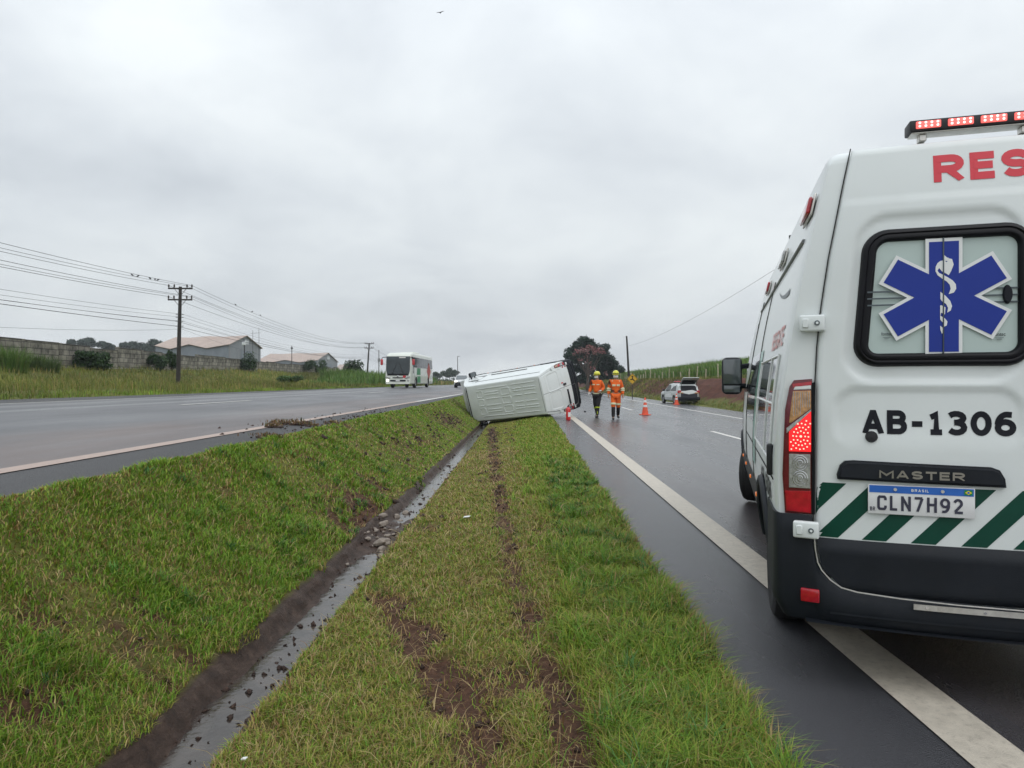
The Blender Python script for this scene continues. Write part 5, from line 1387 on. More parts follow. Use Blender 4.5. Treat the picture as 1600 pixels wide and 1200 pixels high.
# ================================================================== small road things
M['orange'] = mat('cone_orange', (.72, .085, .03), .45, var=.12, dirt=(.25, .1, .06), dirt_amt=.3); M['reflect'] = mat('retroreflective_white', (.75, .75, .74), .35, var=.08)
def cone(loc, H, label, grp='traffic cones on the right carriageway'):
    root = empty('traffic_cone', loc, random.uniform(0, 1), label, 'cone', grp); k = H/.75
    bm = B(); box(bm, (0, 0, .018*k), (.38*k, .38*k, .035*k), None, .012, 2); obj('base', bm, M['orange'], root)
    bm = B(); lathe(bm, [(.145*k, .033*k), (.14*k, .05*k), (.030*k, .735*k), (.022*k, .75*k), (.004, .752*k)], 24); obj('shell', bm, M['orange'], root)
    def rr(z): return (.14+(.030-.14)*(z-.05)/(.735-.05))*k+.002
    for a, b_ in ((.34, .43), (.54, .64)):
        bm = B(); lathe(bm, [(rr(a)-.001, a*k), (rr(a)+.001, a*k), (rr(b_)+.001, b_*k), (rr(b_)-.001, b_*k)], 24); obj('reflective_collar', bm, M['reflect'], root)
q = cam_pt(1008, 648, 32.0); cone((q.x, q.y, zrd(q.x)+.002), .80, 'orange traffic cone with white collars standing alone in the wet lane')
q = cam_pt(1057, 630, 50.6); cone((q.x, q.y, zrd(q.x)+.002), .80, 'orange traffic cone standing just behind the police car')
q = cam_pt(888, 657, 26.4)
fe = empty('fire_extinguisher', (q.x, q.y, zrd(q.x)+.002), R2(-60), 'red fire extinguisher standing on the edge line by the overturned van', 'extinguisher')
M['exred'] = mat('extinguisher_red', (.6, .012, .018), .25, coat=.7, var=.05)
bm = B(); lathe(bm, [(.075, 0), (.085, .012), (.088, .03), (.088, .40), (.080, .445), (.055, .475), (.028, .485), (.022, .51)], 24); obj('cylinder', bm, M['exred'], fe)
bm = B(); lathe(bm, [(.03, .505), (.032, .53), (.02, .545), (.018, .56)], 14); box(bm, (.05, 0, .575), (.16, .022, .016), Matrix.Rotation(-.25, 3, 'Y'), .004, 1); box(bm, (.045, 0, .545), (.13, .02, .012), None, .004, 1); obj('valve', bm, M['black'], fe)
bm = B(); tube(bm, [(-.02, 0, .53), (-.09, .02, .52), (-.115, .03, .42), (-.10, .03, .25), (-.098, .03, .17)], .011, 8); lathe(bm, [(.012, .0), (.02, -.08)], 10, Matrix.Translation((-.098, .03, .17))); obj('hose', bm, M['black'], fe)
bm = B(); grid(bm, lambda u, v: Vector((.0885*math.cos(R2(-40+80*u)), .0885*math.sin(R2(-40+80*u)), .13+.17*v)), 8, 2); obj('label_sticker', bm, M['decalwhite'], fe)

# warning sign
M['signyellow'] = mat('sign_yellow', (.62, .36, .015), .45, var=.08, vs=3)
sg = empty('warning_sign', (0, 0, 0), 0, 'yellow diamond warning sign with black arrow figure on a thin post', 'sign')
bm = B(); tube(bm, [(0, 0, -.3), (0, 0, 2.35)], .04, 8); obj('post', bm, M['rimdark'], sg)
dmp = [(0, -.06, 1.25), (.53, -.06, 1.78), (0, -.06, 2.31), (-.53, -.06, 1.78)]
bm = B(); prism(bm, dmp, (0, .012, 0)); pn = obj('panel', bm, M['signyellow'], sg, smooth=0)
bm = B()
for k in range(4):
    a, b_ = Vector(dmp[k]), Vector(dmp[(k+1) % 4]); c = Vector((0, -.06, 1.78)); a = c+(a-c)*.92; b_ = c+(b_-c)*.92
    tube(bm, [a+Vector((0, -.004, 0)), b_+Vector((0, -.004, 0))], .012, 4)
obj('border', bm, M['dark_letter'], pn)
bm = B()      # leaping figure / merging arrows as on the sign
prism(bm, [(-.03, -.064, 2.02), (.05, -.064, 2.02), (.06, -.064, 1.80), (.25, -.064, 1.60), (.18, -.064, 1.55), (.02, -.064, 1.70), (-.18, -.064, 1.66), (-.22, -.064, 1.74), (-.03, -.064, 1.80)], (0, -.003, 0)); prism(bm, [(-.12, -.064, 1.97), (.0, -.064, 2.10), (.13, -.064, 1.97)], (0, -.0045, 0))
obj('pictogram', bm, M['dark_letter'], pn, smooth=0)
q = cam_pt(988, 592, 68); sg.location = (q.x, q.y, q.z-1.78); sg.rotation_euler = (0, 0, R2(-4))

# ================================================================== firefighters
M['skin'] = mat('skin', (.42, .24, .16), .55, var=.08, sss=.05); M['fforange'] = mat('orange_turnout', (.78, .13, .01), .75, var=.15, vs=9, bump=.3, bs=30)
M['ffblack'] = mat('black_trousers', (.008, .008, .011), .8, var=.3, vs=9, bump=.3, bs=30); M['tape'] = mat('reflective_tape', (.62, .62, .40), .4, var=.1); M['lime'] = mat('lime_tape', (.50, .62, .03), .45)
M['helmet'] = mat('helmet_yellow', (.70, .68, .02), .3, coat=.6); M['maskw'] = mat('white_mask', (.75, .75, .74), .7); M['boot'] = mat('boot_rubber', (.01, .01, .011), .45); M['glove'] = mat('white_glove', (.7, .7, .68), .7)
M['ffpink'] = mat('salmon_fade', (.7, .2, .08), .8)
def skin_mesh(name, V, E, Rr, m_, parent, sub=2, root=0):
    me = bpy.data.meshes.new(name); me.from_pydata([tuple(v) for v in V], E, []); o = bpy.data.objects.new(name, me); COL.objects.link(o)
    md = o.modifiers.new('s', 'SKIN'); sv = me.skin_vertices[0].data
    for i, r_ in enumerate(Rr): sv[i].radius = r_ if isinstance(r_, tuple) else (r_, r_); sv[i].use_root = (i == root)
    md.use_smooth_shade = True
    ms = o.modifiers.new('u', 'SUBSURF'); ms.levels = sub; ms.render_levels = sub
    dg = bpy.context.evaluated_depsgraph_get(); dg.update()
    nm = bpy.data.meshes.new_from_object(o.evaluated_get(dg)); nm.name = name
    o.modifiers.clear(); o.data = nm; bpy.data.meshes.remove(me); nm.materials.clear(); nm.materials.append(m_); nm.shade_smooth()
    o.parent = parent; return o
def ring_band(bm, c, axis, rad, wd, sq=(1, 1)):
    a, b_ = frame_of(axis); ax = Vector(axis).normalized(); n = 20
    rings = [[Vector(c)+ax*h+(a*math.cos(2*math.pi*k/n)*sq[0]+b_*math.sin(2*math.pi*k/n)*sq[1])*rad*q for k in range(n)] for h, q in ((-wd/2, .93), (-wd/2, 1), (wd/2, 1), (wd/2, .93))]
    loft(bm, rings, True, False)
def person(loc, rz, J, coverall, label, headyaw, gloves):
    """local x is forward, y left. J: joint dictionary"""
    root = empty('person', loc, rz, label, 'person', 'firefighters walking on the right carriageway')
    V = [J['pel'], J['wst'], J['chs'], J['nkb'], J['nck'], J['chn'], J['hed'], J['top']]; Rr = [(.15, .12), (.14, .11), (.17, .13), .085, .056, .072, .096, .07]
    E = [(i, i+1) for i in range(7)]; ix = {}
    for s in 'LR':
        b0 = len(V); V += [J['sh'+s], J['el'+s], J['wr'+s], J['ha'+s]]; Rr += [.075, .052, .038, .034]; E += [(2, b0), (b0, b0+1), (b0+1, b0+2), (b0+2, b0+3)]
        b1 = len(V); V += [J['hp'+s], J['kn'+s], J['an'+s], J['to'+s]]; Rr += [.095, .068, .034, .018]; E += [(0, b1), (b1, b1+1), (b1+1, b1+2), (b1+2, b1+3)]
        ix[s] = (b0, b1)
    body = skin_mesh('body', V, E, Rr, M['skin'], root)
    tor = [J['pel'], J['wst'], J['chs'], J['nkb']]; Rt = [(.19, .15), (.175, .145), (.205, .165), .10]; Et = [(0, 1), (1, 2), (2, 3)]
    for s in 'LR':
        b0 = len(tor); tor += [J['sh'+s], J['el'+s], J['wr'+s]]; Rt += [.098, .078, .062]; Et += [(2, b0), (b0, b0+1), (b0+1, b0+2)]
    jk = skin_mesh('jacket', tor, Et, Rt, M['fforange'], root)
    leg = [J['pel']]; Rl = [(.175, .14)]; El = []
    for s in 'LR':
        b0 = len(leg); leg += [J['hp'+s], J['kn'+s], J['an'+s]+(J['kn'+s]-J['an'+s])*(.80 if coverall else .62)]; Rl += [.125, .098, .082]; El += [(0, b0), (b0, b0+1), (b0+1, b0+2)]
    tr = skin_mesh('trousers', leg, El, Rl, M['fforange'] if coverall else M['ffblack'], root)
    for s in 'LR':
        kn, an, to = J['kn'+s], J['an'+s], J['to'+s]
        bt = an+(kn-an)*(.92 if coverall else .74)
        bm = B(); tube(bm, [bt, an+(kn-an)*.2, an+Vector((-.01, 0, .02))], [.078, .068, .062], 14)
        # foot
        d = (to-an); d.z = 0; d = d.normalized(); sdv = Vector((-d.y, d.x, 0)); z0 = min(an.z, to.z)
        rings = []
        for t, w_, h in ((-.09, .035, .07), (-.05, .045, .10), (.03, .046, .10), (.10, .05, .07), (.17, .045, .055), (.205, .02, .035)):
            c = Vector((an.x, an.y, 0))+d*t; zz = (an.z-.085)*(1-(t+.09)/.3)+(to.z-.035)*((t+.09)/.3)
            rings.append([c+sdv*w_*math.cos(a)+Vector((0, 0, zz+h*.5+h*.5*math.sin(a))) for a in np.linspace(0, 2*math.pi, 13)[:-1]])
        loft(bm, rings); obj('boot', bm, M['boot'], root)
        if coverall:
            bm = B(); c = kn+Vector((0, 0, .03)); ring_band(bm, c+(J['hp'+s]-kn)*.12, (kn-J['hp'+s]), .114, .075); obj('knee_tape', bm, M['tape'], tr)
            for t, w_ in ((.30, .06), (.62, .05)):
                bm = B(); c = J['el'+s]+(J['wr'+s]-J['el'+s])*(t-.3); ring_band(bm, c, (J['wr'+s]-J['el'+s]), .092, w_); obj('sleeve_tape', bm, M['tape'], jk)
            bm = B(); c = J['el'+s]+(J['wr'+s]-J['el'+s])*.16; ring_band(bm, c, (J['wr'+s]-J['el'+s]), .090, .07); obj('elbow_patch', bm, M['ffblack'], jk)
        else:
            bm = B(); c = bt; ring_band(bm, c, (kn-an), .095, .05); obj('hem_tape', bm, M['lime'], tr)
            if s == 'L':
                bm = B(); a_ = an+(kn-an)*.38; tube(bm, [a_+Vector((.06, .02, 0)), an+Vector((.055, .02, .06))], .018, 6); obj('boot_stripe', bm, M['lime'], root)
        # hand: palm, four fingers, thumb
        wr, ha = J['wr'+s], J['ha'+s]; d = (ha-wr).normalized(); side = 1 if s == 'L' else -1; ac = Vector((1, 0, 0)); ac = (ac-d*ac.dot(d)).normalized(); nrm = d.cross(ac)
        bm = B(); p0 = wr+d*.01
        tube(bm, [wr, p0+d*.04, p0+d*.085], [.028, .036, .034], 10)
        for k, ln in enumerate((.068, .078, .073, .058)):
            o_ = ac*(.027-.018*k); b0 = p0+d*.085+o_; inw = Vector((0, -side, 0))
            tube(bm, [b0-d*.01, b0+d*ln*.5+inw*.006, b0+d*ln*.85+inw*.022, b0+d*ln+inw*.035], [.0095, .009, .008, .006], 7)
        tb = p0+d*.03+ac*.03; tube(bm, [tb, tb+ac*.022+d*.025, tb+ac*.026+d*.055-Vector((0, side*.012, 0))], [.011, .010, .007], 7)
        obj('hand', bm, M['glove'] if gloves else M['skin'], root)
    # tape on the torso
    if coverall:
        ch = J['chs']-Vector((0, 0, .03))
        for y in (.085, -.085):
            bm = B(); box(bm, ch+Vector((.172, y, 0)), (.02, .13, .075), Matrix.Rotation(y*2.2, 3, 'Z'), .006, 1); obj('chest_tape', bm, M['tape'], jk)
        for s in (1, -1):
            bm = B(); box(bm, J['nkb']+Vector((.02, s*.135, -.035)), (.16, .055, .03), Matrix.Rotation(-s*.35, 3, 'X'), .008, 1); obj('shoulder_tape', bm, M['tape'], jk)
        bm = B(); ring_band(bm, J['wst']-Vector((0, 0, .03)), (0, 0, 1), .182, .05, (1, .86)); obj('belt', bm, M['ffblack'], jk)
    else:
        bm = B(); ring_band(bm, J['pel']-Vector((0, 0, .0)), (0, 0, 1), .205, .045, (1, .84)); obj('hem_tape', bm, M['tape'], jk)
        for y in (.09, -.09):
            bm = B(); box(bm, J['chs']+Vector((.172, y, .0)), (.02, .12, .04), Matrix.Rotation(y*2.2, 3, 'Z'), .006, 1); obj('chest_tape', bm, M['tape'], jk)
    # head: eyes, nose, ears, mask, hair band, helmet
    H = J['hed']; hy = Matrix.Translation(H) @ Matrix.Rotation(headyaw, 4, 'Z')
    bm = B()
    tube(bm, [hy @ Vector((.085, 0, .015)), hy @ Vector((.112, 0, -.018)), hy @ Vector((.095, 0, -.03))], [.010, .016, .010], 8)
    for s in (1, -1):
        lathe(bm, [(.012, 0), (.024, .006), (.004, .012)], 10, hy @ Matrix.Translation((-.005, s*.092, -.005)) @ Matrix.Rotation(-s*R2(90), 4, 'X'))
    obj('nose_and_ears', bm, M['skin'], body)
    for s in (1, -1):
        bm = B(); lathe(bm, [(.004, -.006), (.011, 0), (.006, .007), (.001, .008)], 10, hy @ Matrix.Translation((.083, s*.034, .018)) @ Matrix.Rotation(R2(90), 4, 'Y')); obj('eye', bm, M['dark_letter'], body)
    bm = B()
    grid(bm, lambda u, v: hy @ Vector((.118*math.cos(R2(-75+150*u))*(1-.25*(v-.5)**2)+.0, .098*math.sin(R2(-75+150*u)), -.095+.095*v)), 12, 6); solidify(bm, .004); obj('mask', bm, M['maskw'], root)
    bm = B(); rings = []
    prof = [(1.0, .035), (1.02, .05), (1.0, .085), (.9, .13), (.7, .165), (.4, .188), (.05, .195)]
    for r_, z in prof: rings.append([hy @ Vector((.142*r_*math.cos(a)-.005, .122*r_*math.sin(a), z-.005)) for a in np.linspace(0, 2*math.pi, 25)[:-1]])
    loft(bm, rings); hl = obj('helmet', bm, M['helmet'], root)
    bm = B(); grid(bm, lambda u, v: hy @ Vector(((.138+.045*v)*math.cos(R2(-70+140*u)), (.12+.03*v)*math.sin(R2(-70+140*u)), .045-.018*v)), 12, 2); solidify(bm, .006); obj('helmet_brim', bm, M['helmet'], hl)
    bm = B(); tube(bm, [hy @ Vector((.145*math.cos(a), .126*math.sin(a), .062)) for a in np.linspace(R2(-100), R2(100), 14)], .012, 6); obj('goggle_strap', bm, M['black'], hl)
    bm = B(); tube(bm, [hy @ Vector((.01, .1, .03)), hy @ Vector((.02, .092, -.08)), hy @ Vector((.045, 0, -.125)), hy @ Vector((.02, -.092, -.08)), hy @ Vector((.01, -.1, .03))], .008, 6); obj('chin_strap', bm, M['black'], hl)
    return root
v3 = lambda *a: Vector(a)
JA = dict(pel=v3(0, 0, 1.0), wst=v3(.0, 0, 1.14), chs=v3(.015, 0, 1.36), nkb=v3(0, 0, 1.53), nck=v3(.01, 0, 1.59), chn=v3(.03, 0, 1.645), hed=v3(.03, 0, 1.73), top=v3(.015, 0, 1.81),
  shL=v3(0, .185, 1.475), elL=v3(-.03, .255, 1.19), wrL=v3(.05, .275, .96), haL=v3(.075, .275, .88), shR=v3(0, -.185, 1.475), elR=v3(-.04, -.255, 1.19), wrR=v3(.02, -.28, .96), haR=v3(.035, -.28, .88),
  hpL=v3(0, .095, .93), knL=v3(-.02, .105, .52), anL=v3(-.22, .11, .15), toL=v3(-.10, .115, .06), hpR=v3(0, -.095, .93), knR=v3(.10, -.10, .52), anR=v3(.12, -.105, .085), toR=v3(.26, -.115, .035))
JB = dict(pel=v3(0, 0, .98), wst=v3(.0, 0, 1.12), chs=v3(.02, 0, 1.34), nkb=v3(0, 0, 1.51), nck=v3(.01, 0, 1.57), chn=v3(.03, 0, 1.625), hed=v3(.03, 0, 1.71), top=v3(.015, 0, 1.79),
  shL=v3(0, .18, 1.455), elL=v3(-.09, .25, 1.19), wrL=v3(.12, .21, 1.09), haL=v3(.20, .18, 1.08), shR=v3(0, -.18, 1.455), elR=v3(-.05, -.27, 1.2), wrR=v3(.12, -.30, 1.03), haR=v3(.17, -.30, .96),
  hpL=v3(0, .09, .91), knL=v3(.17, .08, .53), anL=v3(.20, .06, .085), toL=v3(.34, .06, .035), hpR=v3(0, -.09, .91), knR=v3(.0, -.07, .51), anR=v3(-.17, -.05, .13), toR=v3(-.05, -.05, .05))
q = cam_pt(962, 655, 27.6)
person((q.x, q.y, zrd(q.x)+.003), R2(-92), JA, True, 'firefighter in orange coveralls with pale reflective bands on chest, arms and knees', R2(-4), False)
q = cam_pt(933, 652, 29.0)
person((q.x, q.y, zrd(q.x)+.003), R2(-112), JB, False, 'firefighter in orange jacket and black trousers with white gloves, head turned aside', R2(-28), True)
# ================================================================== poles and wires
M['wood'] = mat('weathered_pole', (.032, .027, .024), .85, var=.35, vs=6, bump=.5, bs=25); M['concrete_pole'] = mat('grey_pole', (.12, .12, .12), .8, var=.25, vs=4); M['insul'] = mat('insulator', (.05, .04, .035), .4); M['wire'] = mat('cable_black', (.02, .02, .022), .6); M['postgrey'] = mat('galvanised', (.3, .3, .31), .5, metal=.5)
def pole(base, top, label, arms=True, wdir=None, r=.16, m_='wood', grp=None, extra=True):
    root = empty('utility_pole', base, 0, label, 'pole', grp); t = Vector(top)-Vector(base); bm = B()
    tube(bm, [(0, 0, -.5), tuple(t*.5), tuple(t)], [r, r*.85, r*.68], 10); obj('shaft', bm, M[m_], root)
    if arms:
        d = wdir
        for f, ln in ((.982, .88), (.868, .88)):
            c = t*f; bm = B(); box(bm, (0, 0, 0), (2*ln, .09, .11), None, .01, 1)
            rot = Matrix.Rotation(math.atan2(d.y, d.x), 4, 'Z')
            for v in bm.verts: v.co = c+rot @ v.co+Vector((0, 0, 0))
            a_ = obj('crossarm', bm, M['wood'], root)
            for q in (-.95, -.5, .55, .95):
                bm = B(); p = c+d*ln*q+Vector((0, 0, .07)); lathe(bm, [(.03, 0), (.07, .05), (.05, .12), (.07, .17), (.03, .24)], 8, Matrix.Translation(p)); obj('insulator', bm, M['insul'], a_)
            bm = B(); tube(bm, [c+d*ln*.5, c-Vector((0, 0, .55))], .025, 5); tube(bm, [c-d*ln*.5, c-Vector((0, 0, .55))], .025, 5); obj('brace', bm, M['postgrey'], a_)
        if extra:
            for f in (.72, .69, .65, .60):
                bm = B(); c = t*f; tube(bm, [c-d*.28, c+d*.28], .035, 6); obj('cable_bracket', bm, M['postgrey'], root)
    return root
p1b = cam_pt(278, 602, 52); p1t = cam_pt(282, 448, 52); p2b = cam_pt(573, 601, 140); p2t = cam_pt(577, 536, 140)
p1b.z = ground_z(p1b.x, p1b.y); p2b.z = ground_z(p2b.x, p2b.y)
wd = Vector((p2b.x-p1b.x, p2b.y-p1b.y, 0)).normalized(); perp = Vector((wd.y, -wd.x, 0))
P1 = pole(p1b, p1t, 'leaning dark wooden utility pole with two crossarms before the block wall', wdir=perp, r=.16)
P2 = pole(p2b, p2t, 'distant wooden utility pole with two crossarms among the tall hedge grass', wdir=perp, r=.18)
span = p2b-p1b; p0t = p1t-span*.95; p0t.z = p1t.z+.4; p0b = p1b-span*.95; p3t = p2t+span*1.0; p3t.z = p2t.z+.3; p3b = p2b+span; p3b.z = ground_z(p3b.x, p3b.y)
P3 = pole(p3b, p3t, 'faint far wooden utility pole beyond the coach bus', wdir=perp, r=.18, extra=False)
HT = (p1t-p1b).length
def wire(f, off, sag, r=.016, label=''):
    """one conductor over all poles; f: height fraction, off: sideways offset"""
    pts = []
    tops = [(p0b, p0t), (p1b, p1t), (p2b, p2t), (p3b, p3t)]
    A = [b_+(t-b_)*f+perp*off for b_, t in tops]
    for i in range(3):
        n_ = 26
        for k in range(n_+(1 if i == 2 else 0)):
            t = k/n_; p = A[i].lerp(A[i+1], t); p.z -= 4*sag*t*(1-t); pts.append(p)
    bm = B(); tube(bm, pts, r*.75, 5, caps=False)
    o = obj('power_line', bm, M['wire'], None, smooth=0, fixn=False)
    return tag(o, label, 'power line', 'overhead cables between the wooden poles'), A
for f, off, sg_, r_, lb_ in [(1.012, -.84, 1.45, .016, 'top cable on one end of the upper crossarm'), (1.012, .84, 1.45, .016, 'top cable on the other end of the upper crossarm'), (1.008, .48, 1.6, .014, 'top cable beside the pole on the upper crossarm'),
        (.90, -.84, 1.3, .018, 'heavier cable on one end of the lower crossarm'), (.90, .84, 1.35, .016, 'heavier cable on the other end of the lower crossarm'), (.90, .48, 1.5, .014, 'cable beside the pole on the lower crossarm'),
        (.72, .25, 1.15, .011, 'highest of the thin telephone cables on the wooden poles'), (.69, .25, 1.2, .011, 'second highest thin telephone cable on the wooden poles'), (.65, .25, 1.1, .011, 'third thin telephone cable on the wooden poles'), (.65, -.2, 1.0, .016, 'thick telephone cable on the wooden poles'),
        (.60, -.2, .75, .022, 'lowest and thickest telephone cable on the wooden poles'), (.57, .2, 2.0, .009, 'slack lowest thin wire on the wooden poles')]:
    wire(f, off, sg_, r_, lb_)
# right-hand pole with one sagging wire
pr_b = cam_pt(983, 606, 118); pr_t = cam_pt(979, 525, 118); pr_b.z = ground_z(pr_b.x, pr_b.y)
pole(pr_b, pr_t, 'bare dark wooden pole standing behind the yellow sign', arms=False, r=.2)
pn_b = Vector((17.5, 34, 0)); pn_b.z = ground_z(17.5, 34); pn_t = pn_b+Vector((0, 0, 9.0))
pole(pn_b, pn_t, 'bare wooden pole on the cutting hidden beyond the ambulance', arms=False, r=.2)
a, b_ = cam_pt(981, 541, 118), pn_t-Vector((0, 0, .3)); pts = []
for k in range(31):
    t = k/30; p = a.lerp(b_, t); p.z -= 4*1.1*t*(1-t); pts.append(p)
bm = B(); tube(bm, pts, .011, 5, caps=False); tag(obj('power_line', bm, M['wire'], None, 0, False), 'single sagging wire from the bare pole behind the yellow sign', 'power line')
q = cam_pt(715, 604, 150); q.z = ground_z(q.x, q.y)
lp = empty('lamp_post', q, 0, 'slim grey lamp post at the far median near the tree line', 'lamp post'); bm = B(); tube(bm, [(0, 0, -.3), (0, 0, 6.3)], [.11, .06], 8); obj('post', bm, M['concrete_pole'], lp); bm = B(); box(bm, (.25, 0, 6.35), (.6, .16, .08), None, .03, 2); obj('lamp_head', bm, M['concrete_pole'], lp)
q = cam_pt(592, 602, 170); q.z = ground_z(q.x, q.y)
tp = empty('transformer_pole', q, 0, 'thin grey pole with a transformer box beside the coach bus', 'pole'); bm = B(); tube(bm, [(0, 0, -.3), (0, 0, 7.4)], [.14, .09], 8); obj('shaft', bm, M['concrete_pole'], tp); bm = B(); box(bm, (.1, -.3, 5.0), (.55, .5, .9), None, .08, 3); obj('transformer', bm, M['postgrey'], tp)

# ================================================================== birds
M['bird'] = mat('bird_dark', (.018, .017, .018), .7)
def bird(loc, rz, label, grp, fly=False):
    root = empty('bird', loc, rz, label, 'bird', grp); root.scale = (.8,)*3; bm = B()
    tube(bm, [(-.09, 0, .05), (-.05, 0, .06), (.0, 0, .085), (.05, 0, .115), (.075, 0, .14), (.10, 0, .15), (.13, 0, .148)], [.012, .04, .058, .05, .034, .03, .004], 8)
    obj('body', bm, M['bird'], root)
    bm = B(); prism(bm, [(-.08, -.02, .055), (-.08, .02, .055), (-.21, .03, .02), (-.21, -.03, .02)], (0, 0, .008)); obj('tail', bm, M['bird'], root)
    for s in (1, -1):
        bm = B()
        if fly: prism(bm, [(.05, s*.03, .10), (.07, s*.18, .16), (.02, s*.36, .15), (-.05, s*.2, .13), (-.05, s*.03, .09)], (0, 0, .01))
        else: prism(bm, [(.04, s*.05, .11), (-.03, s*.058, .10), (-.13, s*.03, .045), (-.02, s*.055, .05)], (0, s*.008, 0))
        obj('wing', bm, M['bird'], root)
        if not fly:
            bm = B(); tube(bm, [(.0, s*.02, .04), (.0, s*.02, 0)], .004, 4); obj('leg', bm, M['bird'], root)
def wpt(f, off, sag, px):
    """point on a conductor left or right of pole 1 at image column px"""
    segs = [((p0b, p0t), (p1b, p1t)), ((p1b, p1t), (p2b, p2t))]; best = None
    for (b0, t0), (b1, t1) in segs:
        A, B_ = b0+(t0-b0)*f+perp*off, b1+(t1-b1)*f+perp*off
        for k in range(601):
            t = k/600; p = A.lerp(B_, t); p.z -= 4*sag*t*(1-t); z = p.dot(FW)
            if z < 3: continue
            d = abs(800+FPX*p.dot(RT)/z-px)
            if best is None or d < best[0]: best = (d, p.copy())
    return best[1]
for px in (207, 216, 234, 243, 247): bird(wpt(1.008, .48, 1.6, px)+Vector((0, 0, .012)), random.uniform(0, 6), 'small dark bird perched on the top cable left of the leaning pole', 'birds perched on the cables')
for px in (368, 394, 407): bird(wpt(1.012, .84, 1.45, px)+Vector((0, 0, .012)), random.uniform(0, 6), 'small dark bird perched on the cables above the warehouse', 'birds perched on the cables')
bird(cam_pt(688, 22, 45), 1.2, 'lone dark bird flying high in the grey sky', None, True)

# ================================================================== block wall
def blockmat():
    m = bpy.data.materials.new('stained_concrete_block'); m.use_nodes = True; nt = m.node_tree; b = nt.nodes['Principled BSDF']; N = nt.nodes.new; L = nt.links.new
    tc = N('ShaderNodeTexCoord'); sp = N('ShaderNodeSeparateXYZ'); cb = N('ShaderNodeCombineXYZ'); L(tc.outputs['Object'], sp.inputs[0]); L(sp.outputs[0], cb.inputs[0]); L(sp.outputs[2], cb.inputs[1])
    br = N('ShaderNodeTexBrick'); br.inputs['Scale'].default_value = 1; br.inputs['Brick Width'].default_value = .8; br.inputs['Row Height'].default_value = .4; br.inputs['Mortar Size'].default_value = .025
    br.inputs['Color1'].default_value = (.42, .39, .32, 1); br.inputs['Color2'].default_value = (.26, .24, .2, 1); br.inputs['Mortar'].default_value = (.09, .085, .075, 1); L(cb.outputs[0], br.inputs['Vector'])
    nz = N('ShaderNodeTexNoise'); nz.inputs['Scale'].default_value = .8; nz.inputs['Detail'].default_value = 9; nz.inputs['Roughness'].default_value = .72; L(tc.outputs['Object'], nz.inputs['Vector'])
    rp = N('ShaderNodeValToRGB'); rp.color_ramp.elements[0].position = .36; rp.color_ramp.elements[0].color = (.25, .25, .25, 1); rp.color_ramp.elements[1].position = .62; rp.color_ramp.elements[1].color = (1, 1, 1, 1); L(nz.outputs['Fac'], rp.inputs[0])
    mx_ = N('ShaderNodeMixRGB'); mx_.blend_type = 'MULTIPLY'; mx_.inputs[0].default_value = 1; L(br.outputs[0], mx_.inputs[1]); L(rp.outputs[0], mx_.inputs[2]); L(mx_.outputs[0], b.inputs['Base Color']); b.inputs['Roughness'].default_value = .9
    bp = N('ShaderNodeBump'); bp.inputs['Strength'].default_value = .6; bp.inputs['Distance'].default_value = .03; L(br.outputs['Fac'], bp.inputs['Height']); bp.invert = True; L(bp.outputs[0], b.inputs['Normal'])
    return m
M['block'] = blockmat(); M['coping'] = mat('wall_coping', (.10, .095, .085), .9, var=.3)
wl = empty('block_wall', (wall_x(30), 30, 0), 0, 'long stained concrete block wall running beside the grassy verge', 'wall')
yy = 18.0; rr_ = random.Random(4); ztop = 4.25
while yy < 152:
    ln = 4.2; y1 = yy+ln; xa, xb = wall_x(yy), wall_x(y1); ang = math.atan2(y1-yy, xb-xa); L_ = math.hypot(y1-yy, xb-xa)
    zt = ztop+float(np.interp(yy, [18, 45, 60, 152], [.1, .1, -.05, .2]))+rr_.choice([0, 0, .12, -.1, .2]); z0 = min(wall_z(yy), wall_z(y1))-.6
    bm = B(); box(bm, (L_/2, 0, (zt-z0)/2), (L_-.30, .16, zt-z0), None, .01, 1)
    o = obj('wall_panel', bm, M['block'], wl); o.location = (xa-wl.location.x, yy-wl.location.y, z0); o.rotation_euler = (0, 0, ang)
    bm = B(); box(bm, (0, 0, (zt+.08-z0)/2), (.30, .30, zt+.08-z0), None, .015, 1); o2 = obj('pier', bm, M['block'], wl); o2.location = o.location; o2.rotation_euler = o.rotation_euler
    bm = B(); box(bm, (L_/2, 0, zt-z0+.03), (L_-.30, .24, .06), None, .01, 1); o3 = obj('coping', bm, M['coping'], o)
    yy = y1

# ================================================================== warehouses
def corrugated(name, col, scale, rust=None, axis=0):
    m = mat(name, col, .55, var=.14, vs=.5, dirt=rust, dirt_amt=.85 if rust else 0); nt = m.node_tree; N = nt.nodes.new; L = nt.links.new
    tc = N('ShaderNodeTexCoord'); wv = N('ShaderNodeTexWave'); wv.wave_type = 'BANDS'; wv.bands_direction = 'XYZ'[axis]; wv.inputs['Scale'].default_value = scale; L(tc.outputs['Object'], wv.inputs['Vector'])
    bp = N('ShaderNodeBump'); bp.inputs['Strength'].default_value = .5; bp.inputs['Distance'].default_value = .08; L(wv.outputs['Fac'], bp.inputs['Height']); L(bp.outputs[0], nt.nodes['Principled BSDF'].inputs['Normal']); return m
M['siding'] = corrugated('grey_blue_siding', (.20, .225, .26), .8); M['siding2'] = corrugated('grey_end_siding', (.24, .255, .275), .8, axis=1); M['roofrust'] = corrugated('rusty_roof_sheet', (.40, .31, .26), .7, (.27, .11, .055)); M['louvre'] = mat('white_louvre', (.6, .62, .64), .5)
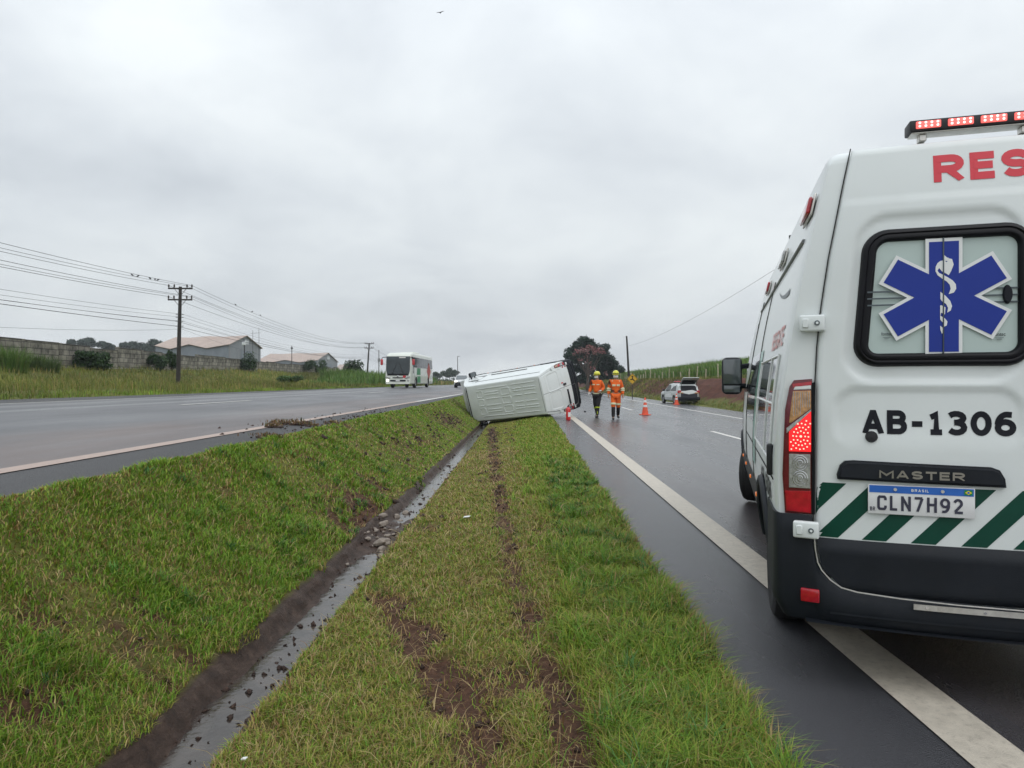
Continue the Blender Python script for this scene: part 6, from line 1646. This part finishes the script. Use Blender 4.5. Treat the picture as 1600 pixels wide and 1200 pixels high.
def warehouse(pL, pA, pB, zeave, zridge, zig, label, rustm='roofrust'):
    """pL-pA: long side with a folded eave; pA-pB: gable end. ground plan points, z absolute"""
    root = empty('warehouse', (pA.x, pA.y, 0), 0, label, 'warehouse', 'grey warehouses behind the block wall')
    o0 = Vector((pA.x, pA.y, 0)); u = Vector((pL.x-pA.x, pL.y-pA.y, 0)); g = Vector((pB.x-pA.x, pB.y-pA.y, 0)); Lu = u.length; u_n = u.normalized()
    zb_ = 1.0
    bm = B()      # walls: long side follows the folded eave
    lo, hi = [], []
    for t, dz in zig: p = u*t; lo.append(p+Vector((0, 0, zb_))); hi.append(p+Vector((0, 0, zeave+dz-.25)))
    for i in range(len(lo)-1): bm.faces.new([bm.verts.new(q) for q in (lo[i], lo[i+1], hi[i+1], hi[i])])
    for i in range(len(lo)-1): bm.faces.new([bm.verts.new(q+g) for q in (lo[i], lo[i+1], hi[i+1], hi[i])])
    bm.faces.new([bm.verts.new(q) for q in (u+Vector((0, 0, zb_)), u+g+Vector((0, 0, zb_)), u+g+Vector((0, 0, zeave)), u+g*.5+Vector((0, 0, zridge)), u+Vector((0, 0, zeave)))])
    obj('wall', bm, M['siding'], root, 0)
    bm = B(); e0 = -u_n*.05
    prism(bm, [q+e0 for q in (Vector((0, 0, zb_)), g+Vector((0, 0, zb_)), g+Vector((0, 0, zeave-.1)), g*.5+Vector((0, 0, zridge-.2)), Vector((0, 0, zeave-.1)))], u_n*.06); obj('gable_wall', bm, M['siding2'], root, 0)
    bm = B(); gn = g.normalized(); ov_ = -u_n*.6
    for sd in (0, 1):
        r0 = [u*t+(g+gn*.5 if sd else -gn*.5)+Vector((0, 0, zeave+dz)) for t, dz in zig]; r1 = [u*t+g*.5+Vector((0, 0, zridge+dz*.25)) for t, dz in zig]
        r0[0] = r0[0]+ov_; r1[0] = r1[0]+ov_
        for i in range(len(r0)-1): bm.faces.new([bm.verts.new(q) for q in (r0[i], r0[i+1], r1[i+1], r1[i])])
    bmesh.ops.remove_doubles(bm, verts=bm.verts, dist=.001); solidify(bm, .12); obj('roof', bm, M[rustm], root, 0)
    # louvre, door, downpipe on the gable
    def gp(t, z, off=.12): return g*t+Vector((0, 0, z))-u_n*off
    bm = B(); prism(bm, [gp(.47, zeave+.2*(zridge-zeave)), gp(.60, zeave+.2*(zridge-zeave)), gp(.60, zeave+.62*(zridge-zeave)), gp(.47, zeave+.62*(zridge-zeave))], -u_n*.05); obj('louvre', bm, M['louvre'], root, 0)
    bm = B(); tube(bm, [gp(.02, zb_), gp(.02, zeave-.2)], .14, 6); obj('downpipe', bm, M['postgrey'], root)
    bm = B(); prism(bm, [gp(.35, zb_), gp(.70, zb_), gp(.70, zeave-1.2), gp(.35, zeave-1.2)], -u_n*.04); obj('sliding_door', bm, M['siding'], root, 0)
    return root
Z1 = 178
zz = lambda py, Z: CAMH-(py-HY)/FPX*Z
zg1 = [(0, 0.0), (.22, .0), (.45, -.9), (.70, .55), (.86, -.1), (1.0, .2)]
zg1 = [(0, 0), (.285, -.85), (.52, .25), (.78, -.85), (1.0, .1)]
warehouse(cam_pt(243, 537, 186), cam_pt(357, 537, Z1), cam_pt(407, 543, 198), zz(538, Z1), zz(524, 188), zg1, 'nearest grey warehouse with rust-brown folded roof sheets')
Z2 = 300
warehouse(cam_pt(402, 563, 312), cam_pt(495, 563, Z2), cam_pt(527, 568, 330), zz(562.5, Z2), zz(551, 315), zg1, 'middle grey warehouse, half hidden by the nearest rusty-roofed one')
Z3 = 420
warehouse(cam_pt(522, 577, 430), cam_pt(552, 577, Z3), cam_pt(566, 580, 455), zz(577, Z3), zz(569, 440), [(0, 0), (1, 0)], 'farthest small grey warehouse, mostly behind bushes')
q = cam_pt(382, 572, 150); fl = empty('floodlight_mast', (q.x, q.y, ground_z(q.x, q.y)), 0, 'short dark mast with a white floodlight panel before the nearest warehouse', 'mast'); zt = zz(538, 150)-fl.location.z
bm = B(); tube(bm, [(0, 0, -.2), (0, 0, zt)], .13, 8); obj('post', bm, M['rimdark'], fl); bm = B(); box(bm, (0, -.2, zt+.2), (.9, .25, .75), None, .05, 2); obj('floodlight', bm, M['louvre'], fl)
q = cam_pt(456, 577, 220); fl = empty('site_pole', (q.x, q.y, ground_z(q.x, q.y)), 0, 'thin dark pole standing before the middle warehouse roof', 'pole'); zt = zz(540, 220)-fl.location.z
bm = B(); tube(bm, [(0, 0, -.2), (0, 0, zt)], [.16, .1], 8); obj('shaft', bm, M['wood'], fl); bm = B(); box(bm, (0, 0, zt-.8), (.6, .5, .5), None, .05, 1); obj('lamp_head', bm, M['rimdark'], fl)
q = cam_pt(395, 540, 190)
an = empty('roof_antenna', (q.x, q.y, 0), 0, 'spindly antenna mast rising behind the nearest warehouse gable', 'antenna'); bm = B(); tube(bm, [(0, 0, 1), (0, 0, zz(516, 190))], .05, 5); tube(bm, [(1.6, .2, 1), (1.6, .2, zz(512, 190))], .05, 5); tube(bm, [(-.6, 0, zz(521, 190)), (2.0, .2, zz(520, 190))], .04, 5); obj('mast', bm, M['rimdark'], an)

# ================================================================== trees and bushes
DKG = [(.008, .028, .016), (.012, .038, .02), (.02, .05, .026), (.006, .018, .011)]; PINK = [(.42, .17, .17), (.32, .11, .12), (.5, .26, .24)]
r_ = random.Random(3)
def px_lumps(items, Z, base, sc=1.0):
    """lumps placed from photo columns/rows at one depth, relative to the base; depth spread is random"""
    o_ = []
    for px, py, rp in items:
        p = cam_pt(px, py, Z)-base; k = rp*Z/FPX; o_.append((p.x, p.y+r_.uniform(-1.6, 1.6)*sc, p.z, k*1.1, k*1.25, k*.85))
    return o_
TZ = 150; tb = cam_pt(928, 612, TZ); tb.z = ground_z(tb.x, tb.y)
it = [(912, 533, 9), (921, 537, 9), (904, 541, 10), (929, 545, 10), (893, 549, 9), (945, 543, 7), (888, 556, 7), (944, 550, 8), (937, 556, 10), (950, 562, 9), (915, 556, 10), (902, 560, 10), (958, 570, 9), (930, 568, 11), (944, 575, 10), (966, 578, 8), (918, 578, 10), (955, 585, 9), (971, 584, 6), (936, 588, 10), (905, 575, 9), (925, 596, 10), (948, 596, 8), (910, 592, 9), (972, 577, 4), (889, 566, 7)]
tr1 = tree('dark_evergreen_tree', tb, 11, 7, px_lumps(it, TZ, tb), 15000, .30, DKG, [3, 3, 2, 3], 'tall dark evergreen tree rising behind the two firefighters', seed=3, trunk_r=.4, limbs=10)
TZ2 = 143; tb2 = cam_pt(918, 612, TZ2); tb2.z = ground_z(tb2.x, tb2.y)
it = [(910, 546, 5), (902, 549, 5), (921, 543, 6), (930, 545, 6), (939, 547, 6), (943, 550, 4), (916, 550, 5), (898, 552, 4), (916, 558, 4), (920, 566, 5), (948, 583, 4), (928, 552, 4), (907, 562, 4), (925, 575, 4)]
tr2 = tree('pink_flowering_tree', tb2, 9, 5, px_lumps(it, TZ2, tb2), 1000, .19, PINK+[(.05, .05, .03), (.09, .06, .05)], [3, 3, 1.5, 3, 3], 'sparse pink flowering tree in front of the dark evergreen', seed=5, trunk_r=.3, limbs=10)
FG = [(.035, .07, .03), (.05, .085, .04), (.025, .05, .025)]
for i, (px, py, rp) in enumerate([(681, 590, 7), (687, 587, 7), (692, 583, 6), (697, 584, 6), (703, 582, 7), (709, 584, 6), (678, 594, 6), (716, 587, 6)]):
    Z = 330+6*(i % 3); b_ = cam_pt(px, 604, Z); b_.z = ground_z(b_.x, b_.y); H = cam_pt(px, py-rp, Z).z-b_.z
    rr2 = random.Random(i); lm = blob(rr2, 6, 0, H*.72, 1.5, 1.5, H*.25, .95)
    tree('eucalyptus_tree', b_, H, 2, lm, 700, .38, FG, [1, 1, 1], 'slim distant tree in the far row between the coach bus and the overturned van', 'far row of trees', seed=i, trunk_r=.16, limbs=4, trunkh=.5)
q = cam_pt(696, 603, 318)
hd_l = [(x-18+36*k/15, 0, 1.0+.5*rng.random(), 1.7, 1.4, 1.5) for k in range(16) for x in (0,)]
hg = empty('hedge', (q.x, q.y, ground_z(q.x, q.y)-.3), 0, 'low dark hedge along the foot of the far row of trees', 'hedge'); leaf_cloud('foliage', hd_l, 2600, .35, FG, [1, 1, 1], hg, seed=77)
HZG = [(.03, .055, .035), (.045, .075, .045), (.022, .042, .028)]
for i, (px, py, w_) in enumerate([(113, 533, 9), (126, 531, 11), (138, 531, 10), (158, 536, 7), (171, 539, 8), (199, 539, 9), (214, 534, 11), (232, 532, 14), (246, 533, 12), (185, 545, 6)]):
    Z = 300+9*(i % 4); b_ = cam_pt(px, 580, Z); b_.z = ground_z(b_.x, b_.y); H = cam_pt(px, py-5, Z).z-b_.z; R_ = w_*Z/FPX
    rr2 = random.Random(40+i); lm = blob(rr2, 9, 0, H-R_*1.1, R_*.75, R_*.7, R_*.8, R_*.48)
    tree('woodland_tree', b_, H, 3, lm, 1500, .5, HZG, [1, 1, 1], 'grey green tree in the loose group showing over the wall above the dark bush' if px < 180 else 'grey green tree crowded beside the nearest warehouse roof', 'trees behind the block wall', seed=40+i, trunk_r=.3, limbs=5, trunkh=.6)
BG = [(.02, .05, .014), (.035, .075, .02), (.05, .10, .028), (.014, .034, .01)]
def bush(px, py, Z, w_, h_, label, cols=BG, n=1800, size=.12, grp='bushes against the block wall'):
    b_ = cam_pt(px, py, Z); b_.z = ground_z(b_.x, b_.y); rr2 = random.Random(px); root = empty('bush', b_, 0, label, 'bush', grp)
    lm = [(rr2.uniform(-.6, .6)*w_/2, rr2.uniform(-.4, .4)*w_/2, h_*(.25+.55*rr2.random()), w_*.24, w_*.24, h_*.24) for k in range(9)]
    leaf_cloud('foliage', lm, n, size, cols, [2, 2, 1, 2], root, seed=px)
    bm = B()
    for k in range(5): tube(bm, [(0, 0, -.2), (rr2.uniform(-.3, .3)*w_, rr2.uniform(-.2, .2)*w_, h_*.6)], [.04, .015], 5)
    obj('stems', bm, M['bark'], root)
def wallZ(px):   # depth of the wall's verge face at an image column
    lo, hi = 20, 200
    for _ in range(40):
        mid_ = (lo+hi)/2; p = RT*((px-800)/FPX*mid_)+FW*mid_
        if p.x > wall_x(p.y)+1.0: lo = mid_
        else: hi = mid_
    return lo
for px, py, w_, h_, lb_ in [(134, 574, 2.3, 1.4, 'dark rounded bush against the wall between grass clumps'), (154, 574, 2.4, 1.6, 'dark green bush reaching the top of the block wall'), (246, 576, 2.0, 1.6, 'dark bush against the wall left of the leaning pole'), (388, 580, 2.8, 2.6, 'bushy green shrub below the nearest warehouse gable'), (268, 577, 1.0, 2.0, 'thin creeper on the wall just behind the leaning pole'), (482, 586, 3.2, 2.8, 'dark shrub near the far end of the block wall'), (501, 586, 3.4, 2.8, 'second dark shrub near the far end of the block wall')]:
    bush(px, py, wallZ(px), w_, h_, lb_)
bush(553, 599, 118, 4.6, 4.0, 'large dark bush at the end of the verge by the hedge grass', n=2600, size=.2, grp=None)
bush(452, 600, 62, 2.4, .9, 'low green shrub on the verge slope below the wall', cols=[(.05, .10, .03), (.07, .13, .035), (.04, .08, .02), (.09, .14, .04)], n=1200, grp=None)
def clump(px, py, Z, w_, h_, n, label, cols, grp=None, wid=.05):
    b_ = cam_pt(px, py, Z); a = rng.random(n)*2*np.pi; rr2 = rng.random(n)**.5*w_/2; X = b_.x+rr2*np.cos(a); Y = b_.y+rr2*np.sin(a)*.8
    o = blades('tall_grass_clump', X, Y, ground_zv(X, Y)-.05, h_*(.45+.6*rng.random(n)), wid*(.6+.8*rng.random(n)), pick(n, cols, [1]*len(cols)), lean=.45, az=a+rng.normal(0, .6, n), kind=None)
    tag(o, label, 'grass clump', grp)
BR = [(.10, .19, .035), (.13, .22, .05), (.08, .15, .03), (.16, .2, .06)]
clump(8, 578, 44, 2.4, 1.9, 1100, 'tall green elephant grass clump at the near end of the wall', BR, wid=.035); clump(64, 578, 48, 2.2, 1.4, 900, 'elephant grass clump against the wall beside the dark bush', [(.08, .13, .035), (.11, .16, .05), (.06, .10, .03)], wid=.035)
clump(532, 602, 100, 5.2, 2.6, 2200, 'bright rounded clump of tall grass before the dark bush', BR, wid=.07)
n = 5200; t = rng.random(n); Y = 70+95*t; X = np.interp(Y, YK, LX['k'])-1.2-5.5*rng.random(n)
blades('hedge_grass', X, Y, ground_zv(X, Y)-.05, (1.2+1.2*rng.random(n))*np.clip((Y-66)/18, .3, 1), .07+.06*rng.random(n), pick(n, BR, [3, 3, 3, 1]), lean=.4, label='tall bright green hedge grass along the verge left of the coach bus', cat='grass')

# ================================================================== field fence
M['post'] = mat('pale_fence_post', (.42, .37, .27), .85, var=.3, vs=6)
fn = empty('field_fence', (16.4, 30, 0), 0, 'wire fence on pale wooden posts along the top of the red cutting', 'fence'); rr_ = random.Random(9); tops = []
y = 31.0
while y < 135:
    x = 16.4+rr_.uniform(-.1, .1); z = ground_z(x, y); h = rr_.choice([1.3, .75, 1.1, .6, .9, 1.25]); r0 = rr_.choice([.075, .055, .05, .06])
    bm = B(); lx, ly = rr_.uniform(-.06, .06), rr_.uniform(-.08, .08); tube(bm, [(x-16.4, y-30, z-.4), (x-16.4+lx, y-30+ly, z+h)], [r0, r0*.9], 8); obj('post', bm, M['post'], fn); tops.append((x-16.4, y-30, z)); y += 2.9+rr_.uniform(-.7, 1.4)
for hh in (.35, .7, 1.05):
    bm = B(); tube(bm, [(a, b_, c+hh) for a, b_, c in tops], .008, 4, caps=False); obj('wire', bm, M['wire'], fn, 0, False)

# ================================================================== rubble, clods, litter
M['stone'] = mat('broken_concrete', (.25, .21, .175), .85, var=.3, vs=14, bump=.5, bs=40, dirt=(.08, .045, .03), dirt_amt=.8); M['soil'] = mat('clod_soil', (.05, .028, .02), .95, var=.45, vs=30, bump=1, bs=60); M['scrap'] = mat('white_scrap', (.7, .7, .68), .6)
def lump_bm(r0, rnd, sub=2, sq=(1, .85, .6), rough=.28):
    bm = B(); bmesh.ops.create_icosphere(bm, subdivisions=sub, radius=1)
    a = [Vector((rnd.gauss(0, 1), rnd.gauss(0, 1), rnd.gauss(0, 1))).normalized() for _ in range(7)]; off = [rnd.uniform(.55, .95) for _ in a]
    for v in bm.verts:
        d = v.co.normalized(); k = 1.0
        for q, o_ in zip(a, off):
            t = d.dot(q)
            if t > .2: k = min(k, o_/t)
        k *= 1+rnd.uniform(-rough, rough)*.25; v.co = Vector((d.x*sq[0], d.y*sq[1], d.z*sq[2]))*r0*k
    return bm
rs = random.Random(21)
st_l = ['pale angular block of broken concrete, largest of the rubble in the ditch', 'broken concrete fragment lying in the ditch rubble']
def ditch_c(Y):
    dw = dv([1.53, 1.55, 1.69, 1.93, 1.95], Y); return -dv([.98, 1.0, 1.06, 1.15, 1.16], Y)*dw, -dv([.80, .82, .90, 1.0, 1.0], Y)*dw, CAMH-dw
spots = [(.55, 6.55, .085)]+[(rs.uniform(-.12, 1.0), 6.9+rs.gauss(0, .55), rs.choice([.018, .022, .028, .035, .055])) for _ in range(38)]
for i, (t, Y, r0) in enumerate(spots):
    a, b_, z = ditch_c(Y); bm = lump_bm(r0, rs, 2); o = obj('rubble_stone', bm, M['stone'], None, smooth=25)
    x = a*(1-t)+b_*t; o.location = (x, Y, max(z-.01, ground_z(x, Y))+r0*.32); o.rotation_euler = (rs.uniform(-.3, .3), rs.uniform(-.3, .3), rs.uniform(0, 6))
    tag(o, st_l[0] if i == 0 else st_l[1], 'stone', 'rubble stones in the ditch')
# clods of turf thrown onto the left shoulder
def turf(px, py, r0, label):
    # on the left shoulder plane
    d = RT*((px-800)/FPX)+FW; best = None
    for k in range(400):
        Z = 4+k*.1; p = d*Z; z = CAMH-(py-HY)/FPX*Z
        zs = float(np.interp(p.x, [LP('e', p.y)[0], LP('g', p.y)[0]], [LP('e', p.y)[1], LP('g', p.y)[1]]))
        if best is None or abs(z-zs) < best[0]: best = (abs(z-zs), p.x, p.y, zs)
    _, x, y, z = best; root = empty('turf_clod', (x, y, z), rs.uniform(0, 6), label, 'clod', 'turf clods thrown on the pavement'); bm = B()
    for k in range(5):
        t = lump_bm(r0*rs.uniform(.2, .5), rs, 2, (1, .9, .42), .8); merge(bm, t, Matrix.Translation((rs.uniform(-1, 1)*r0, rs.uniform(-.9, .9)*r0, r0*.06)))
    obj('soil', bm, M['soil'], root)
    n = 70; X = rng.normal(0, r0*.6, n); Y = rng.normal(0, r0*.45, n)
    blades('roots_and_grass', X, Y, np.full(n, .01)+.12*r0, r0*(.15+.35*rng.random(n)), .008+.01*rng.random(n), pick(n, DRY+[(.09, .12, .03)], [.5, 1, .3, 4, 1])*.7, lean=1.2, kind='stuff', parent=root)
for px, py, r0, lb_ in [(436, 663, .17, 'brown turf clod lying on the worn edge line'), (455, 664, .22, 'largest shaggy turf clod spilled over the left pavement edge'), (474, 665, .15, 'shaggy turf clod on the left pavement beside the largest one'), (490, 667, .10, 'brown turf clod where the left pavement meets the grass'), (425, 668, .15, 'small turf clod on the grey shoulder next to the edge line'), (416, 684, .14, 'turf clod at the grass edge of the left shoulder'), (428, 686, .11, 'smaller turf clod at the grass edge of the left shoulder'), (520, 662, .12, 'flattened turf clod farther along the left shoulder')]: turf(px, py, r0, lb_)
# crumbs of soil in the ruts and on the pavement: uncountable
N_ = 5200; Y = 1.6+24*rng.random(N_)**1.7; X = np.interp(Y, YK, LX['g'])+3.3*rng.random(N_); k = (rng.random(N_) < np.clip(dirt(X, Y)*1.6, .02, 1)); X, Y = X[k], Y[k]
def crumbs(name, X, Y, Z, s, m_, label):
    n = len(X); base = np.array([(1, 0, 0), (-1, 0, 0), (0, 1, 0), (0, -1, 0), (0, 0, .8), (0, 0, -.6)], float); fc = np.array([(0, 2, 4), (2, 1, 4), (1, 3, 4), (3, 0, 4), (2, 0, 5), (1, 2, 5), (3, 1, 5), (0, 3, 5)])
    a = rng.random(n)*6.28; ca, sa = np.cos(a), np.sin(a); V = (base[None]*(.35+1.0*rng.random((n, 6, 1)))+rng.normal(0, .28, (n, 6, 3)))*s[:, None, None]; x = V[..., 0]*ca[:, None]-V[..., 1]*sa[:, None]; y = V[..., 0]*sa[:, None]+V[..., 1]*ca[:, None]
    V = np.stack([x+X[:, None], y+Y[:, None], V[..., 2]+Z[:, None]], -1).reshape(-1, 3); o = npobj(name, V, None, (np.arange(n)[:, None, None]*6+fc[None]).reshape(-1, 3), m_); tag(o, label, 'soil', kind='stuff')
crumbs('soil_crumbs', X, Y, ground_zv(X, Y)+.006, (.006+.016*rng.random(len(X))**2)*np.clip(np.hypot(X, Y)/4, 1, 3), M['soil'], 'dark crumbs of torn soil scattered along the wheel ruts')
N_ = 900; Y = 8+18*rng.random(N_); xe = np.interp(Y, YK, LX['e']); xg = np.interp(Y, YK, LX['g']); X = xg-(xg-xe)*1.9*rng.random(N_)**1.5; k = np.exp(-((Y-13)/4)**2) > rng.random(N_); X, Y, xe, xg = X[k], Y[k], xe[k], xg[k]
Z = np.interp(Y, YK, [CAMH-h for h in LH['e']])+.004; crumbs('pavement_crumbs', X, Y, Z, .008+.025*rng.random(len(X))**2, M['soil'], 'soil crumbs spilled over the left pavement and its edge line')
N_ = 260; Y = 2.2+12*rng.random(N_)**1.3; t = rng.random(N_); dwv = np.interp(Y, YD, [1.53, 1.55, 1.69, 1.93, 1.95]); X = (-np.interp(Y, YD, [.98, 1.0, 1.06, 1.15, 1.16])*(1-t)-np.interp(Y, YD, [.80, .82, .90, 1.0, 1.0])*t)*dwv
crumbs('ditch_debris', X, Y, CAMH-dwv+.008, .005+.016*rng.random(len(X))**3*np.clip(Y/3, 1, 2), M['soil'], 'dark clots of mud and grass floating in the ditch water')
for px, py, Z, lb_ in [(729, 803, 7.3, 'white scrap lying on the mown median grass'), (381, 1188, 2.62, 'tiny white scrap at the edge of the ditch')]:
    p = cam_pt(px, py, Z); k_ = 1 if Z > 5 else .3; bm = B(); prism(bm, [(k_*a, k_*b_, k_*c) for a, b_, c in ((-.035, -.02, 0), (.03, -.025, .006), (.04, .018, .012), (-.02, .026, .004))], (0, 0, .004)); o = obj('paper_scrap', bm, M['scrap'], None, 0); o.location = (p.x, p.y, ground_z(p.x, p.y)+.025); tag(o, lb_, 'litter')
p = cam_pt(914, 643, 34); bm = lump_bm(.07, rs, 2); o = obj('bumper_fragment', bm, M['plastic'], None, 30); o.location = (p.x, p.y, zrd(p.x)+.03); tag(o, 'small black broken fragment on the road behind the overturned van', 'fragment')

# ================================================================== damp air
def haze():
    bm = B(); box(bm, (0, 380, 29.0), (1300, 1040, 64)); m = bpy.data.materials.new('haze'); m.use_nodes = True; nt = m.node_tree
    nt.nodes.remove(nt.nodes['Principled BSDF']); v = nt.nodes.new('ShaderNodeVolumePrincipled'); v.inputs['Color'].default_value = (.88, .92, .97, 1); v.inputs['Density'].default_value = HAZE; v.inputs['Anisotropy'].default_value = .2
    nt.links.new(v.outputs[0], nt.nodes['Material Output'].inputs['Volume']); o = obj('haze', bm, m, None, 0); tag(o, 'thin damp haze in the air', 'haze', kind='stuff')
HAZE = .00038
haze()
